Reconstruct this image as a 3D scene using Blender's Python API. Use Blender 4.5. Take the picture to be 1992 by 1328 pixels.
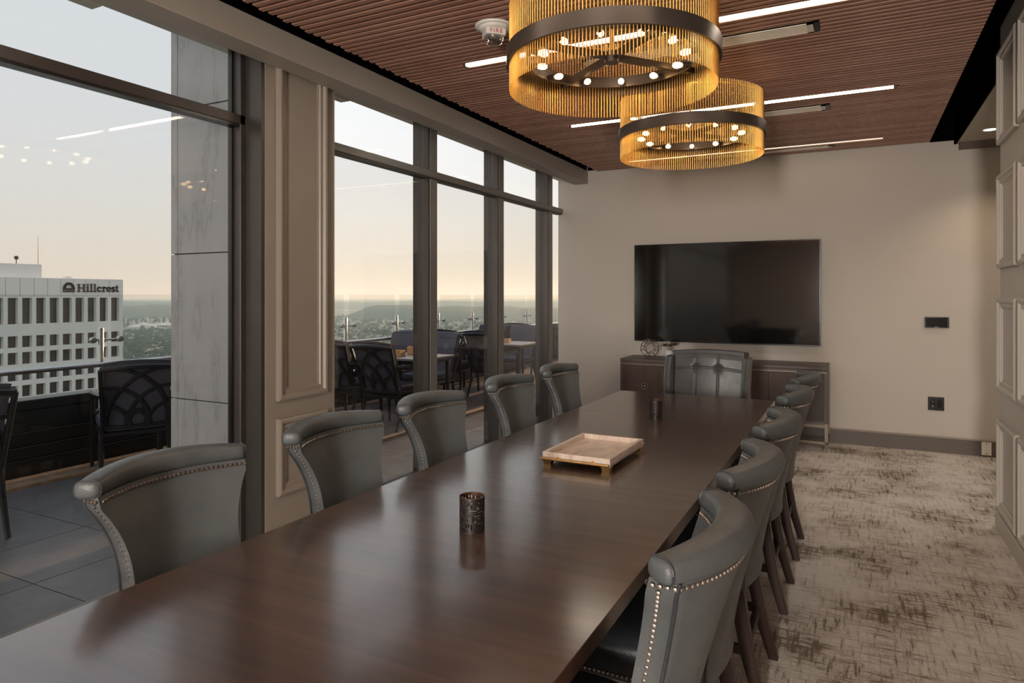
import bpy, bmesh, math, random
from mathutils import Vector, Matrix
PI = math.pi
rnd = random.Random(7)
for _o in list(bpy.data.objects): bpy.data.objects.remove(_o)
scene = bpy.context.scene
C = scene.collection

# ---------------------------------------------------------------- camera
EYE = 1.4
cam = bpy.data.cameras.new('camera'); camo = bpy.data.objects.new('camera', cam); C.objects.link(camo)
cam.sensor_fit = 'HORIZONTAL'; cam.sensor_width = 36.0
cam.lens = 1312.1/1992*36.0
cam.shift_y = -88.9/1992
cam.clip_start = 0.05; cam.clip_end = 60000
camo.location = (0, 0, EYE)
camo.rotation_euler = (PI/2, 0, math.radians(27.1))
scene.camera = camo

# ---------------------------------------------------------------- exposure
vs = scene.view_settings
vs.view_transform = 'Standard'; vs.look = 'None'; vs.gamma = 1.0; vs.use_curve_mapping = False
vs.exposure = 0.18
cy = scene.cycles
cy.max_bounces = 8; cy.diffuse_bounces = 4; cy.glossy_bounces = 4; cy.transmission_bounces = 6
cy.transparent_max_bounces = 16; cy.volume_bounces = 3
cy.sample_clamp_indirect = 6.0
cy.caustics_reflective = False; cy.caustics_refractive = False
cy.use_denoising = True

# ---------------------------------------------------------------- sky
w = bpy.data.worlds.new('sky'); scene.world = w; w.use_nodes = True
nt = w.node_tree; nt.nodes.clear()
N = nt.nodes.new; LK = nt.links.new
out = N('ShaderNodeOutputWorld'); bg = N('ShaderNodeBackground'); ramp = N('ShaderNodeValToRGB')
tc = N('ShaderNodeTexCoord'); sp = N('ShaderNodeSeparateXYZ')
ns = N('ShaderNodeTexNoise'); ns.inputs['Scale'].default_value = 1.6; ns.inputs['Detail'].default_value = 4
mp = N('ShaderNodeMapping'); mp.inputs['Scale'].default_value = (1, 1, 3.5)
LK(tc.outputs['Generated'], mp.inputs['Vector']); LK(mp.outputs[0], ns.inputs['Vector'])
LK(tc.outputs['Generated'], sp.inputs[0])
ma = N('ShaderNodeMath'); ma.operation = 'MULTIPLY_ADD'; ma.inputs[1].default_value = 0.06; ma.inputs[2].default_value = -0.03
LK(ns.outputs['Fac'], ma.inputs[0])
ad = N('ShaderNodeMath'); ad.operation = 'ADD'
LK(sp.outputs['Z'], ad.inputs[0]); LK(ma.outputs[0], ad.inputs[1])
LK(ad.outputs[0], ramp.inputs['Fac'])
cr = ramp.color_ramp
cr.elements[0].position = 0.0; cr.elements[0].color = (1.0, 0.84, 0.66, 1)
cr.elements[1].position = 1.0; cr.elements[1].color = (0.62, 0.72, 0.88, 1)
for p, c in ((0.05, (1.0, 0.90, 0.77, 1)), (0.12, (0.98, 0.945, 0.89, 1)), (0.20, (0.96, 0.965, 0.965, 1)), (0.34, (0.94, 0.975, 1.0, 1)), (0.6, (0.8, 0.87, 0.98, 1))):
    e = cr.elements.new(p); e.color = c
LK(ramp.outputs[0], bg.inputs['Color']); bg.inputs['Strength'].default_value = 0.97
LK(bg.outputs[0], out.inputs['Surface'])

# low evening sun behind thin cloud, raking along the terrace
sl = bpy.data.lights.new('sun', 'SUN'); sl.energy = 6.0; sl.angle = math.radians(3); sl.color = (1.0, 0.66, 0.36)
so = bpy.data.objects.new('sun', sl); C.objects.link(so)
so.rotation_euler = Vector((0.02, -1.0, -0.17)).to_track_quat('-Z', 'Y').to_euler()

# added unseen fill lamp behind the camera, standing in for even interior light
al = bpy.data.lights.new('fill_lamp', 'AREA'); al.energy = 290; al.shape = 'RECTANGLE'; al.size = 0.5; al.size_y = 1.5; al.color = (1.0, 0.93, 0.85)
ao = bpy.data.objects.new('fill_lamp', al); C.objects.link(ao); ao.location = (-0.05, -4.4, 1.5)
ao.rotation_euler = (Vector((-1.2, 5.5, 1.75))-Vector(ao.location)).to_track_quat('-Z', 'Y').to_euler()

# ================================================================ helpers
class MB:
    def __init__(s): s.v = []; s.f = []
    def add(s, vs, fs):
        o = len(s.v); s.v += [tuple(v) for v in vs]; s.f += [tuple(i+o for i in f) for f in fs]; return s
    def box(s, x0, x1, y0, y1, z0, z1, M=None):
        vs = [Vector(p) for p in ((x0,y0,z0),(x1,y0,z0),(x1,y1,z0),(x0,y1,z0),(x0,y0,z1),(x1,y0,z1),(x1,y1,z1),(x0,y1,z1))]
        if M is not None: vs = [M @ v for v in vs]
        return s.add(vs, [(0,3,2,1),(4,5,6,7),(0,1,5,4),(1,2,6,5),(2,3,7,6),(3,0,4,7)])
    def lathe(s, prof, n=24, c=(0,0,0), M=None, close=False):
        vs = []; fs = []; m = len(prof)
        for i in range(n):
            a = 2*PI*i/n
            for r, z in prof:
                v = Vector((r*math.cos(a), r*math.sin(a), z))
                if M is not None: v = M @ v
                vs.append(v + Vector(c))
        for i in range(n):
            j = (i+1) % n
            for k in range(m-1):
                fs.append((i*m+k, j*m+k, j*m+k+1, i*m+k+1))
            if close: fs.append((i*m+m-1, j*m+m-1, j*m, i*m))
        if not close:
            if prof[0][0] > 1e-5: fs.append(tuple(i*m for i in range(n))[::-1])
            if prof[-1][0] > 1e-5: fs.append(tuple(i*m+m-1 for i in range(n)))
        return s.add(vs, fs)
    def tube(s, pts, r, n=8, cap=True, flat=1.0):
        pts = [Vector(p) for p in pts]; m = len(pts); rr = r if isinstance(r, (list, tuple)) else [r]*m
        vs = []; fs = []; up = Vector((0,0,1)); prev = None
        for i, p in enumerate(pts):
            d = (pts[min(i+1,m-1)] - pts[max(i-1,0)]).normalized()
            if prev is None:
                a = up if abs(d.dot(up)) < 0.95 else Vector((1,0,0))
                u = d.cross(a).normalized()
            else:
                u = (prev - d*prev.dot(d)).normalized()
            prev = u; w_ = d.cross(u)
            for k in range(n):
                t = 2*PI*(k+0.5)/n
                vs.append(p + u*(math.cos(t)*rr[i]) + w_*(math.sin(t)*rr[i]*flat))
        for i in range(m-1):
            for k in range(n):
                k2 = (k+1) % n
                fs.append((i*n+k, i*n+k2, (i+1)*n+k2, (i+1)*n+k))
        if cap: fs.append(tuple(range(n))[::-1]); fs.append(tuple((m-1)*n+k for k in range(n)))
        return s.add(vs, fs)
    def sweep(s, secs, cap=True, closed=True):
        """secs: list of rings (lists of points, same length)"""
        n = len(secs[0]); vs = [p for r in secs for p in r]; fs = []
        for i in range(len(secs)-1):
            for k in range(n if closed else n-1):
                k2 = (k+1) % n
                fs.append((i*n+k, i*n+k2, (i+1)*n+k2, (i+1)*n+k))
        if cap: fs.append(tuple(range(n))[::-1]); fs.append(tuple((len(secs)-1)*n+k for k in range(n)))
        return s.add(vs, fs)
    def prism(s, poly, axis, a, b):
        """poly of 2d points extruded along axis ('x': points are (y,z))"""
        def P(p, t):
            return (t, p[0], p[1]) if axis == 'x' else ((p[0], t, p[1]) if axis == 'y' else (p[0], p[1], t))
        n = len(poly)
        return s.add([P(p, a) for p in poly] + [P(p, b) for p in poly],
                     [tuple(range(n))[::-1], tuple(range(n, 2*n))] + [(i, (i+1) % n, (i+1) % n + n, i+n) for i in range(n)])
    def sphere(s, c, r, n=10, m=6, sc=(1,1,1)):
        prof = [(max(1e-6, math.sin(PI*i/m)), -math.cos(PI*i/m)) for i in range(m+1)]
        vs = []; fs = []
        for i in range(n):
            a = 2*PI*i/n
            for q, z in prof: vs.append((c[0]+r*sc[0]*q*math.cos(a), c[1]+r*sc[1]*q*math.sin(a), c[2]+r*sc[2]*z))
        k = m+1
        for i in range(n):
            j = (i+1) % n
            for t in range(m): fs.append((i*k+t, j*k+t, j*k+t+1, i*k+t+1))
        return s.add(vs, fs)
    def mesh(s, name, mat, smooth=False, bevel=0.0, bseg=1, angle=40):
        me = bpy.data.meshes.new(name)
        bm = bmesh.new()
        bv = [bm.verts.new(v) for v in s.v]
        for f in s.f:
            try: bm.faces.new([bv[i] for i in f])
            except ValueError: pass
        bmesh.ops.remove_doubles(bm, verts=bm.verts, dist=1e-5)
        bmesh.ops.recalc_face_normals(bm, faces=bm.faces)
        if bevel > 0:
            es = [e for e in bm.edges if len(e.link_faces) == 2 and e.calc_face_angle(0) > math.radians(30)]
            bmesh.ops.bevel(bm, geom=es, offset=bevel, segments=bseg, profile=0.5, affect='EDGES', clamp_overlap=True)
        bm.to_mesh(me); bm.free()
        if smooth:
            me.polygons.foreach_set('use_smooth', [True]*len(me.polygons))
            try: me.set_sharp_from_angle(angle=math.radians(angle))
            except Exception: pass
        for m_ in (mat if isinstance(mat, (list, tuple)) else [mat]): me.materials.append(m_)
        return me
    def obj(s, name, mat, parent=None, loc=None, **k):
        return link(name, s.mesh(name, mat, **k), parent, loc)

def link(name, me, parent=None, loc=None, rz=0.0):
    o = bpy.data.objects.new(name, me); C.objects.link(o)
    if parent is not None: o.parent = parent
    if loc is not None: o.location = loc
    if rz: o.rotation_euler = (0, 0, rz)
    return o
def tag(o, label, cat, group=None, kind=None):
    o['label'] = label; o['category'] = cat
    if group: o['group'] = group
    if kind: o['kind'] = kind
    return o
def thing(name, label, cat, loc=(0,0,0), rz=0.0, group=None, kind=None):
    return tag(link(name, None, None, loc, rz), label, cat, group, kind)
def struct(o, label=None, cat=None):
    o['kind'] = 'structure'
    if label: o['label'] = label
    if cat: o['category'] = cat
    return o
KIDS = {}
def dup(root, loc, rz, label):
    def cp(o, parent):
        c = o.copy(); C.objects.link(c)
        if parent is not None: c.parent = parent
        for ch in list(o.children): cp(ch, c)
        return c
    r = cp(root, None); r.location = loc; r.rotation_euler = (0, 0, rz); r['label'] = label
    return r
def arc(a0, a1, n): return [a0+(a1-a0)*i/n for i in range(n+1)]

# ================================================================ materials
def newmat(name):
    m = bpy.data.materials.new(name); m.use_nodes = True
    t = m.node_tree; b = t.nodes['Principled BSDF']
    return m, t, b
def coords(t, scale=(1,1,1), kind='Object'):
    tc = t.nodes.new('ShaderNodeTexCoord'); mp = t.nodes.new('ShaderNodeMapping')
    mp.inputs['Scale'].default_value = scale
    t.links.new(tc.outputs[kind], mp.inputs[0]); return mp.outputs[0]
def noise(t, vec, scale, detail=4, rough=0.6):
    n = t.nodes.new('ShaderNodeTexNoise'); n.inputs['Scale'].default_value = scale
    n.inputs['Detail'].default_value = detail; n.inputs['Roughness'].default_value = rough
    if vec is not None: t.links.new(vec, n.inputs['Vector'])
    return n.outputs['Fac']
def rampn(t, fac, stops):
    r = t.nodes.new('ShaderNodeValToRGB'); e = r.color_ramp.elements
    e[0].position, e[0].color = stops[0][0], (*stops[0][1], 1)
    e[1].position, e[1].color = stops[-1][0], (*stops[-1][1], 1)
    for p, c in stops[1:-1]:
        x = e.new(p); x.color = (*c, 1)
    t.links.new(fac, r.inputs[0]); return r.outputs[0]
def math_(t, op, a, b):
    n = t.nodes.new('ShaderNodeMath'); n.operation = op
    for i, x in enumerate((a, b)):
        if isinstance(x, (int, float)): n.inputs[i].default_value = x
        else: t.links.new(x, n.inputs[i])
    return n.outputs[0]
def bump(t, b, h, strength=0.2, dist=0.002):
    n = t.nodes.new('ShaderNodeBump'); n.inputs['Strength'].default_value = strength; n.inputs['Distance'].default_value = dist
    t.links.new(h, n.inputs['Height']); t.links.new(n.outputs[0], b.inputs['Normal'])
def simple(name, col, rough=0.5, metal=0.0, var=0.08, scale=8.0, bmp=0.0, bscale=200, coat=0.0, spec=0.5):
    m, t, b = newmat(name)
    v = coords(t)
    f = noise(t, v, scale)
    c0 = tuple(max(0, x*(1-var)) for x in col); c1 = tuple(min(1, x*(1+var)) for x in col)
    t.links.new(rampn(t, f, [(0.3, c0), (0.7, c1)]), b.inputs['Base Color'])
    b.inputs['Roughness'].default_value = rough; b.inputs['Metallic'].default_value = metal
    b.inputs['Specular IOR Level'].default_value = spec
    if coat: b.inputs['Coat Weight'].default_value = coat; b.inputs['Coat Roughness'].default_value = 0.15
    if bmp: bump(t, b, noise(t, v, bscale, 2), bmp, 0.001)
    return m
def emit(name, col, strength):
    m = bpy.data.materials.new(name); m.use_nodes = True; t = m.node_tree; t.nodes.clear()
    o = t.nodes.new('ShaderNodeOutputMaterial'); e = t.nodes.new('ShaderNodeEmission')
    e.inputs[0].default_value = (*col, 1); e.inputs[1].default_value = strength
    t.links.new(e.outputs[0], o.inputs[0]); return m
def glass(name, tint, refl=1.0, rough=0.0, col=(1,1,1)):
    """thin architectural glass: tinted see-through plus fresnel reflection"""
    m = bpy.data.materials.new(name); m.use_nodes = True; t = m.node_tree; t.nodes.clear()
    o = t.nodes.new('ShaderNodeOutputMaterial'); mx = t.nodes.new('ShaderNodeMixShader')
    tr = t.nodes.new('ShaderNodeBsdfTransparent'); gl = t.nodes.new('ShaderNodeBsdfGlossy')
    fr = t.nodes.new('ShaderNodeFresnel'); ge = t.nodes.new('ShaderNodeNewGeometry')
    t.links.new(math_(t, 'SUBTRACT', 1.45, math_(t, 'MULTIPLY', ge.outputs['Backfacing'], 1.45-1/1.45)), fr.inputs['IOR'])   # same reflectance from both sides
    tr.inputs[0].default_value = (*tint, 1); gl.inputs[0].default_value = (*col, 1); gl.inputs['Roughness'].default_value = rough
    f = math_(t, 'MULTIPLY', fr.outputs[0], refl)
    t.links.new(f, mx.inputs[0]); t.links.new(tr.outputs[0], mx.inputs[1]); t.links.new(gl.outputs[0], mx.inputs[2])
    t.links.new(mx.outputs[0], o.inputs[0]); return m
def wood(name, dark, light, axis='X', rough=0.4, coat=0.0, scale=1.0, rnd_amt=0.0, bmp=0.05, coat_rough=0.12, mid=None):
    m, t, b = newmat(name)
    sc = {'X': (1.2, 22, 22), 'Y': (22, 1.2, 22), 'Z': (22, 22, 1.2)}[axis]
    v = coords(t, tuple(s*scale for s in sc))
    f = noise(t, v, 1.0, 6, 0.65)
    v2 = coords(t, tuple(0.12*s*scale for s in sc))
    f2 = noise(t, v2, 1.0, 3)
    f3 = math_(t, 'ADD', math_(t, 'MULTIPLY', f, 0.6), math_(t, 'MULTIPLY', f2, 0.4))
    if rnd_amt:
        oi = t.nodes.new('ShaderNodeObjectInfo')
        f3 = math_(t, 'ADD', f3, math_(t, 'MULTIPLY', math_(t, 'SUBTRACT', oi.outputs['Random'], 0.5), rnd_amt))
    stops = [(0.32, dark), (0.68, light)] if mid is None else [(0.32, dark), (0.5, mid), (0.68, light)]
    t.links.new(rampn(t, f3, stops), b.inputs['Base Color'])
    b.inputs['Roughness'].default_value = rough
    if coat: b.inputs['Coat Weight'].default_value = coat; b.inputs['Coat Roughness'].default_value = coat_rough; b.inputs['Coat IOR'].default_value = 2.1; b.inputs['Specular IOR Level'].default_value = 0.2
    if bmp: bump(t, b, f, bmp, 0.001)
    return m

M = {}
M['wall'] = simple('greige_wall_paint', (0.60, 0.54, 0.48), 0.75, var=0.02, scale=2, bmp=0.05)
M['trim'] = simple('taupe_trim_paint', (0.30, 0.255, 0.215), 0.42, var=0.03, scale=3)
M['panel'] = simple('taupe_panel_paint', (0.52, 0.475, 0.425), 0.38, var=0.03, scale=3)
M['soffit'] = simple('soffit_paint', (0.36, 0.32, 0.28), 0.5, var=0.02, scale=2)
M['black'] = simple('black_reveal', (0.003, 0.003, 0.0035), 1.0, var=0.02, spec=0.0)
M['base'] = simple('dark_taupe_baseboard', (0.125, 0.10, 0.085), 0.45, var=0.05)
M['basecap'] = simple('taupe_baseboard_cap', (0.30, 0.25, 0.2), 0.45, var=0.03)
M['bronze'] = simple('dark_bronze_aluminium', (0.085, 0.075, 0.068), 0.38, 0.6, var=0.06)
M['alu'] = simple('grey_anodised_frame', (0.26, 0.255, 0.24), 0.38, 0.4, var=0.04)
M['slat'] = wood('walnut_slat', (0.24, 0.122, 0.086), (0.50, 0.29, 0.215), 'X', 0.42, rnd_amt=0.16, mid=(0.38, 0.20, 0.145))
M['table'] = wood('table_walnut', (0.028, 0.014, 0.009), (0.100, 0.050, 0.032), 'X', 0.4, coat=1.0, scale=0.8, bmp=0.01, coat_rough=0.17, mid=(0.056, 0.027, 0.017))
M['cred'] = wood('credenza_walnut', (0.022, 0.010, 0.007), (0.075, 0.036, 0.024), 'Z', 0.45)
M['credtop'] = wood('credenza_grey_walnut', (0.05, 0.035, 0.03), (0.11, 0.08, 0.066), 'X', 0.4)
M['legwood'] = wood('chair_leg_wood', (0.012, 0.006, 0.005), (0.045, 0.02, 0.014), 'Z', 0.38)
M['gold'] = simple('antique_brass', (0.93, 0.58, 0.17), 0.38, 1.0, var=0.06, scale=30)
M['brass'] = simple('polished_brass', (0.78, 0.5, 0.2), 0.25, 1.0, var=0.05)
M['agedbrass'] = simple('aged_brass', (0.21, 0.17, 0.13), 0.42, 0.7, var=0.08)
M['dkmetal'] = simple('dark_bronze_metal', (0.10, 0.08, 0.068), 0.34, 0.65, var=0.08)
M['nail'] = simple('antique_nailhead', (0.36, 0.30, 0.26), 0.32, 0.9, var=0.2, scale=60)
M['steel'] = simple('stainless_steel', (0.55, 0.54, 0.52), 0.22, 1.0, var=0.04)
M['white'] = simple('white_plastic', (0.72, 0.70, 0.66), 0.35, var=0.02)
M['vent'] = simple('cream_diffuser', (0.90, 0.83, 0.72), 0.45, var=0.02)
M['bpl'] = simple('black_plastic', (0.012, 0.012, 0.012), 0.22, var=0.1)
M['dev'] = simple('black_glass_face', (0.02, 0.02, 0.021), 0.08, var=0.1)
M['red'] = simple('red_lettering', (0.50, 0.015, 0.015), 0.5)
M['mark'] = simple('pale_lettering', (0.5, 0.5, 0.5), 0.5)
M['screen'] = simple('television_screen', (0.008, 0.0075, 0.0075), 0.07, var=0.05, spec=0.55)
M['copper'] = simple('copper_inside', (0.12, 0.055, 0.03), 0.5, 0.5)
M['cup'] = simple('dark_bronze_perforated', (0.012, 0.008, 0.006), 0.5, 0.0)
M['ceil2'] = simple('corridor_ceiling_paint', (0.42, 0.38, 0.33), 0.8, var=0.02)
# leather with a pebbled grain
def leather(name, c0, c1, rough=0.41):
    m, t, b = newmat(name)
    v = coords(t)
    f = noise(t, v, 9, 3)
    t.links.new(rampn(t, f, [(0.3, c0), (0.7, c1)]), b.inputs['Base Color'])
    vo = t.nodes.new('ShaderNodeTexVoronoi'); vo.inputs['Scale'].default_value = 330
    t.links.new(v, vo.inputs['Vector'])
    h = math_(t, 'ADD', vo.outputs['Distance'], math_(t, 'MULTIPLY', noise(t, v, 160, 3), 0.6))
    bump(t, b, h, 0.32, 0.0012)
    rr = rampn(t, noise(t, v, 22, 3), [(0.3, (rough-0.03,)*3), (0.7, (rough+0.08,)*3)])
    t.links.new(rr, b.inputs['Roughness'])
    return m
M['leather'] = leather('charcoal_leather', (0.074, 0.081, 0.084), (0.100, 0.108, 0.110))
M['leather2'] = leather('charcoal_leather_dark', (0.030, 0.034, 0.040), (0.046, 0.05, 0.056), 0.34)
M['leather3'] = leather('slate_leather', (0.075, 0.078, 0.082), (0.105, 0.107, 0.110), 0.3)
# carpet
m, t, b = newmat('distressed_carpet'); M['carpet'] = m
v1 = coords(t, (55, 5.5, 1)); v2 = coords(t, (6.5, 60, 1)); v3 = coords(t, (2.3, 2.3, 1)); v4 = coords(t, (160, 160, 1))
a = noise(t, v1, 1, 5, 0.7); bb = noise(t, v2, 1, 5, 0.7); pm = noise(t, v3, 1, 4, 0.6)
mx = math_(t, 'MAXIMUM', a, bb)
s_ = math_(t, 'ADD', mx, math_(t, 'MULTIPLY', math_(t, 'SUBTRACT', pm, 0.5), 0.75))
s_ = math_(t, 'ADD', s_, math_(t, 'MULTIPLY', math_(t, 'SUBTRACT', noise(t, v4, 1, 2), 0.5), 0.22))
t.links.new(rampn(t, s_, [(0.42, (0.78, 0.72, 0.665)), (0.57, (0.58, 0.515, 0.455)), (0.66, (0.24, 0.185, 0.14)), (0.85, (0.15, 0.11, 0.08))]), b.inputs['Base Color'])
b.inputs['Roughness'].default_value = 0.95; b.inputs['Specular IOR Level'].default_value = 0.1
bump(t, b, noise(t, coords(t), 900, 2), 0.5, 0.004)
# marble
m, t, b = newmat('grey_marble'); M['marble'] = m
v = coords(t, (1, 1, 0.55))
nz_ = t.nodes.new('ShaderNodeTexNoise'); nz_.inputs['Scale'].default_value = 1.7; nz_.inputs['Detail'].default_value = 9; nz_.inputs['Roughness'].default_value = 0.62; nz_.inputs['Distortion'].default_value = 0.5
mpm = t.nodes.new('ShaderNodeMapping'); mpm.inputs['Rotation'].default_value = (0, 0.7, 0); mpm.inputs['Scale'].default_value = (2.0, 1.0, 0.9)
t.links.new(v, mpm.inputs[0]); t.links.new(mpm.outputs[0], nz_.inputs['Vector'])
vein = math_(t, 'ABSOLUTE', math_(t, 'SUBTRACT', nz_.outputs['Fac'], 0.5), 0)
cc = rampn(t, vein, [(0.0, (0.33, 0.315, 0.305)), (0.008, (0.42, 0.40, 0.385)), (0.04, (0.46, 0.44, 0.42)), (0.2, (0.50, 0.48, 0.46))])
t.links.new(cc, b.inputs['Base Color']); b.inputs['Roughness'].default_value = 0.28
# terrace tile
m, t, b = newmat('terrace_tile'); M['tile'] = m
v = coords(t, (1, 1, 1))
oi = t.nodes.new('ShaderNodeObjectInfo')
f = math_(t, 'ADD', noise(t, v, 5, 5), math_(t, 'MULTIPLY', math_(t, 'SUBTRACT', oi.outputs['Random'], 0.5), 0.25))
t.links.new(rampn(t, f, [(0.3, (0.105, 0.094, 0.088)), (0.7, (0.16, 0.144, 0.135))]), b.inputs['Base Color'])
b.inputs['Roughness'].default_value = 0.45
M['grout'] = simple('tile_grout', (0.05, 0.047, 0.045), 0.9)
M['deckedge'] = simple('sunlit_tan_edge', (0.34, 0.22, 0.13), 0.7, var=0.25, scale=12)  # tan edging with the orange of grazing sun put into its colour
M['deck'] = simple('brown_deck_tile', (0.13, 0.085, 0.07), 0.6, var=0.2, scale=5)
M['louvre'] = simple('black_parapet_board', (0.022, 0.018, 0.016), 0.4, var=0.2, scale=3)
M['patio'] = simple('patio_chair_metal', (0.03, 0.028, 0.03), 0.32, 0.3, var=0.1)
M['cushion'] = simple('slate_blue_cushion', (0.075, 0.072, 0.092), 0.85, var=0.12, scale=14, bmp=0.2, bscale=400)
M['patiotop'] = simple('patio_table_top', (0.30, 0.27, 0.26), 0.5, var=0.15, scale=10)
M['caddy'] = wood('caddy_wood', (0.45, 0.22, 0.07), (0.75, 0.45, 0.18), 'X', 0.5)
M['wglass'] = glass('tinted_window_glass', (0.905, 0.905, 0.90), 1.0)
M['wglass_left'] = glass('grey_window_glass', (0.82, 0.83, 0.835), 0.6)
M['wglass_clear'] = glass('clear_window_glass', (0.985, 0.985, 0.985), 0.9)
M['rail_glass'] = glass('railing_glass', (0.945, 0.965, 0.955), 0.7)
m, t, b = newmat('stone_tray'); M['tray'] = m
v = coords(t, (1, 1, 1))
f = noise(t, coords(t, (30, 9, 9)), 1, 6, 0.7)
t.links.new(rampn(t, f, [(0.3, (0.50, 0.36, 0.27)), (0.5, (0.66, 0.53, 0.44)), (0.7, (0.78, 0.67, 0.57))]), b.inputs['Base Color'])
b.inputs['Roughness'].default_value = 0.35
# ================================================================ room shell
YB, YW = -5.0, 7.124           # back and far wall
XWIN, XR, XC = -3.05, 0.77, 2.6
ZC = 2.78                       # underside of slats
struct(MB().box(XWIN, XC, YB, YW, -0.12, 0).obj('floor', M['carpet']), 'distressed beige and brown patterned carpet across the whole meeting room', 'carpet floor')
struct(MB().box(XWIN-0.0, XC+0.1, YW, YW+0.15, -0.12, 3.1).obj('wall_far', M['wall']), 'plain greige far wall carrying the television', 'wall')
struct(MB().box(XWIN-0.1, XC+0.1, YB-0.15, YB, -0.12, 3.1).obj('wall_back', M['wall']))
struct(MB().box(XC, XC+0.12, YB, YW, -0.12, 3.1).obj('wall_corridor', M['wall']))
# panelled right wall with picture-frame mouldings
wr = struct(MB().box(XR, XR+0.14, YB, 4.97, 0, 3.1).obj('wall_right', M['panel']), 'taupe panelled wall with raised rectangular mouldings at the right edge', 'panelled wall')
def frame_moulding(name, plane, s, a0, a1, z0, z1, w, d, mat, parent, axis='x'):
    """stepped picture-frame moulding on a plane normal to x (a = y); s = +1/-1 the way it stands proud"""
    prof = [(0, 0), (0, d*0.75), (w*0.18, d), (w*0.36, d*0.95), (w*0.5, d*0.45), (w*0.62, d*0.5), (w*0.8, d*0.55), (w*0.88, d*0.2), (w, d*0.14), (w, 0)]
    secs = []
    for (ca, cz, da, dz) in ((a0, z0, 1, 1), (a1, z0, -1, 1), (a1, z1, -1, -1), (a0, z1, 1, -1)):
        secs.append([Vector((plane+s*h, ca+da*q, cz+dz*q)) for q, h in prof])
    mb = MB(); mb.sweep(secs+[secs[0]], cap=False)
    o = mb.obj(name, mat, parent); return o
for (y0, y1) in ((4.43, 4.955), (3.83, 4.355), (3.23, 3.755), (2.63, 3.155), (2.03, 2.555)):
    for (z0, z1) in ((0.115, 0.655), (0.835, 1.385), (1.565, 2.12), (2.305, 2.86)):
        frame_moulding('moulding', XR, -1, y0, y1, z0, z1, 0.062, 0.026, M['panel'], wr)
MB().box(XR-0.025, XR+0.14+0.01, YB, 4.985, 0, 0.10).obj('baseboard', M['panel'], wr, bevel=0.004)
# baseboard on far wall
bb_ = struct(MB().box(XWIN+0.02, XC, YW-0.016, YW, 0, 0.128).obj('baseboard_far', M['base']), 'dark taupe baseboard along the far wall', 'baseboard')
MB().box(XWIN+0.02, XC, YW-0.024, YW, 0.128, 0.142).obj('cap', M['basecap'], bb_, bevel=0.003)
# structure above: dark plenum, low ceiling of the corridor
ce = struct(MB().box(XWIN-0.1, XC+0.1, YB, YW, 3.02, 3.12).obj('ceiling', M['black']), 'walnut slatted ceiling with black reveals along both long sides', 'ceiling')
MB().box(-2.566, 0.58, YB, YW, ZC+0.035, ZC+0.05).obj('backing', M['black'], ce)
struct(MB().box(0.782, XC, 4.97, YW, 2.744, 2.82).obj('ceiling_corridor', M['ceil2']), 'plain taupe lower ceiling beside the black reveal', 'ceiling')
struct(MB().box(0.765, 0.785, 4.97, YW, 2.744, 3.02).obj('trim_1', M['black']))
cr_ = MB().prism([(YW, 2.744), (YW-0.10, 2.744), (YW-0.04, 2.69), (YW, 2.69)], 'x', 0.80, XC)
struct(cr_.obj('trim_2', M['base']), 'small dark crown strip where the far wall meets the lower ceiling', 'trim')
struct(MB().box(0.581, 0.765, YW-0.01, YW, ZC, 3.02).obj('trim_6', M['black']))
struct(MB().box(-2.688, -2.567, YW-0.01, YW, ZC+0.02, 3.02).obj('trim_7', M['black']))
# soffit beam on the window side
bm_ = struct(MB().box(-2.85, -2.688, YB, YW, 2.655, 2.80).obj('beam', M['soffit'], bevel=0.004), 'painted soffit beam running along the top of the windows', 'beam')
struct(MB().box(XWIN-0.05, -2.85, YB, YW, 2.86, 2.95).obj('trim_3', M['soffit']))
MB().box(-2.85, -2.70, YB, YW, 2.80, 3.02).obj('reveal_shade_block', M['black'], bm_)  # added black block; the shadow gap's darkness is put into its colour
# slats: pieces of the ceiling, cut where lights and diffusers sit
LEDS = [(-3.1, -2.09, 0.21), (-1.45, -2.09, 0.21), (0.2, -2.09, 0.21), (1.85, -2.09, 0.21), (3.492, -2.09, 0.21), (5.145, -2.08, 0.215), (6.745, -2.10, 0.20)]
VENTS = [(3.735, 3.866, -1.45, -0.2), (5.39, 5.526, -1.45, -0.205), (6.86, 6.95, -1.45, -0.208)]
PITCH = 0.0512
slatmesh = {}
def slat(y, x0, x1):
    key = (round(x0, 3), round(x1, 3))
    if key not in slatmesh:
        slatmesh[key] = MB().box(x0, x1, -0.0150, 0.0150, 0, 0.036).mesh('slat', M['slat'], bevel=0.002)
    o = link('slat', slatmesh[key], ce, (0, y, ZC))
y = YB + 0.03 + (2.663-YB-0.03) % PITCH
nsl = 0
while y < YW-0.01:
    ex = (-2.566, -2.56, -2.574)[nsl % 3]
    spans = [(ex, 0.58)]
    for (ly, a0, a1) in LEDS:
        if abs(y-ly) < 0.0255: spans = [(ex, a0-0.02), (a1+0.035, 0.58)]
    for (v0, v1, a0, a1) in VENTS:
        if v0-0.02 < y < v1+0.02: spans = [(ex, a0), (a1+0.03, 0.58)]
    for a0, a1 in spans: slat(y, a0, a1)
    y += PITCH; nsl += 1
M['led'] = emit('warm_led_diffuser', (1.0, 0.86, 0.68), 22.0)
M['led_dim'] = emit('warm_led_diffuser_dimmed', (1.0, 0.80, 0.54), 2.5)
LNAMES = ['at the back of the room', 'behind the camera', 'just behind the camera', 'nearest the camera, above the frame', 'passing behind the front chandelier', 'passing above the rear chandelier', 'closest to the far wall']
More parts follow.
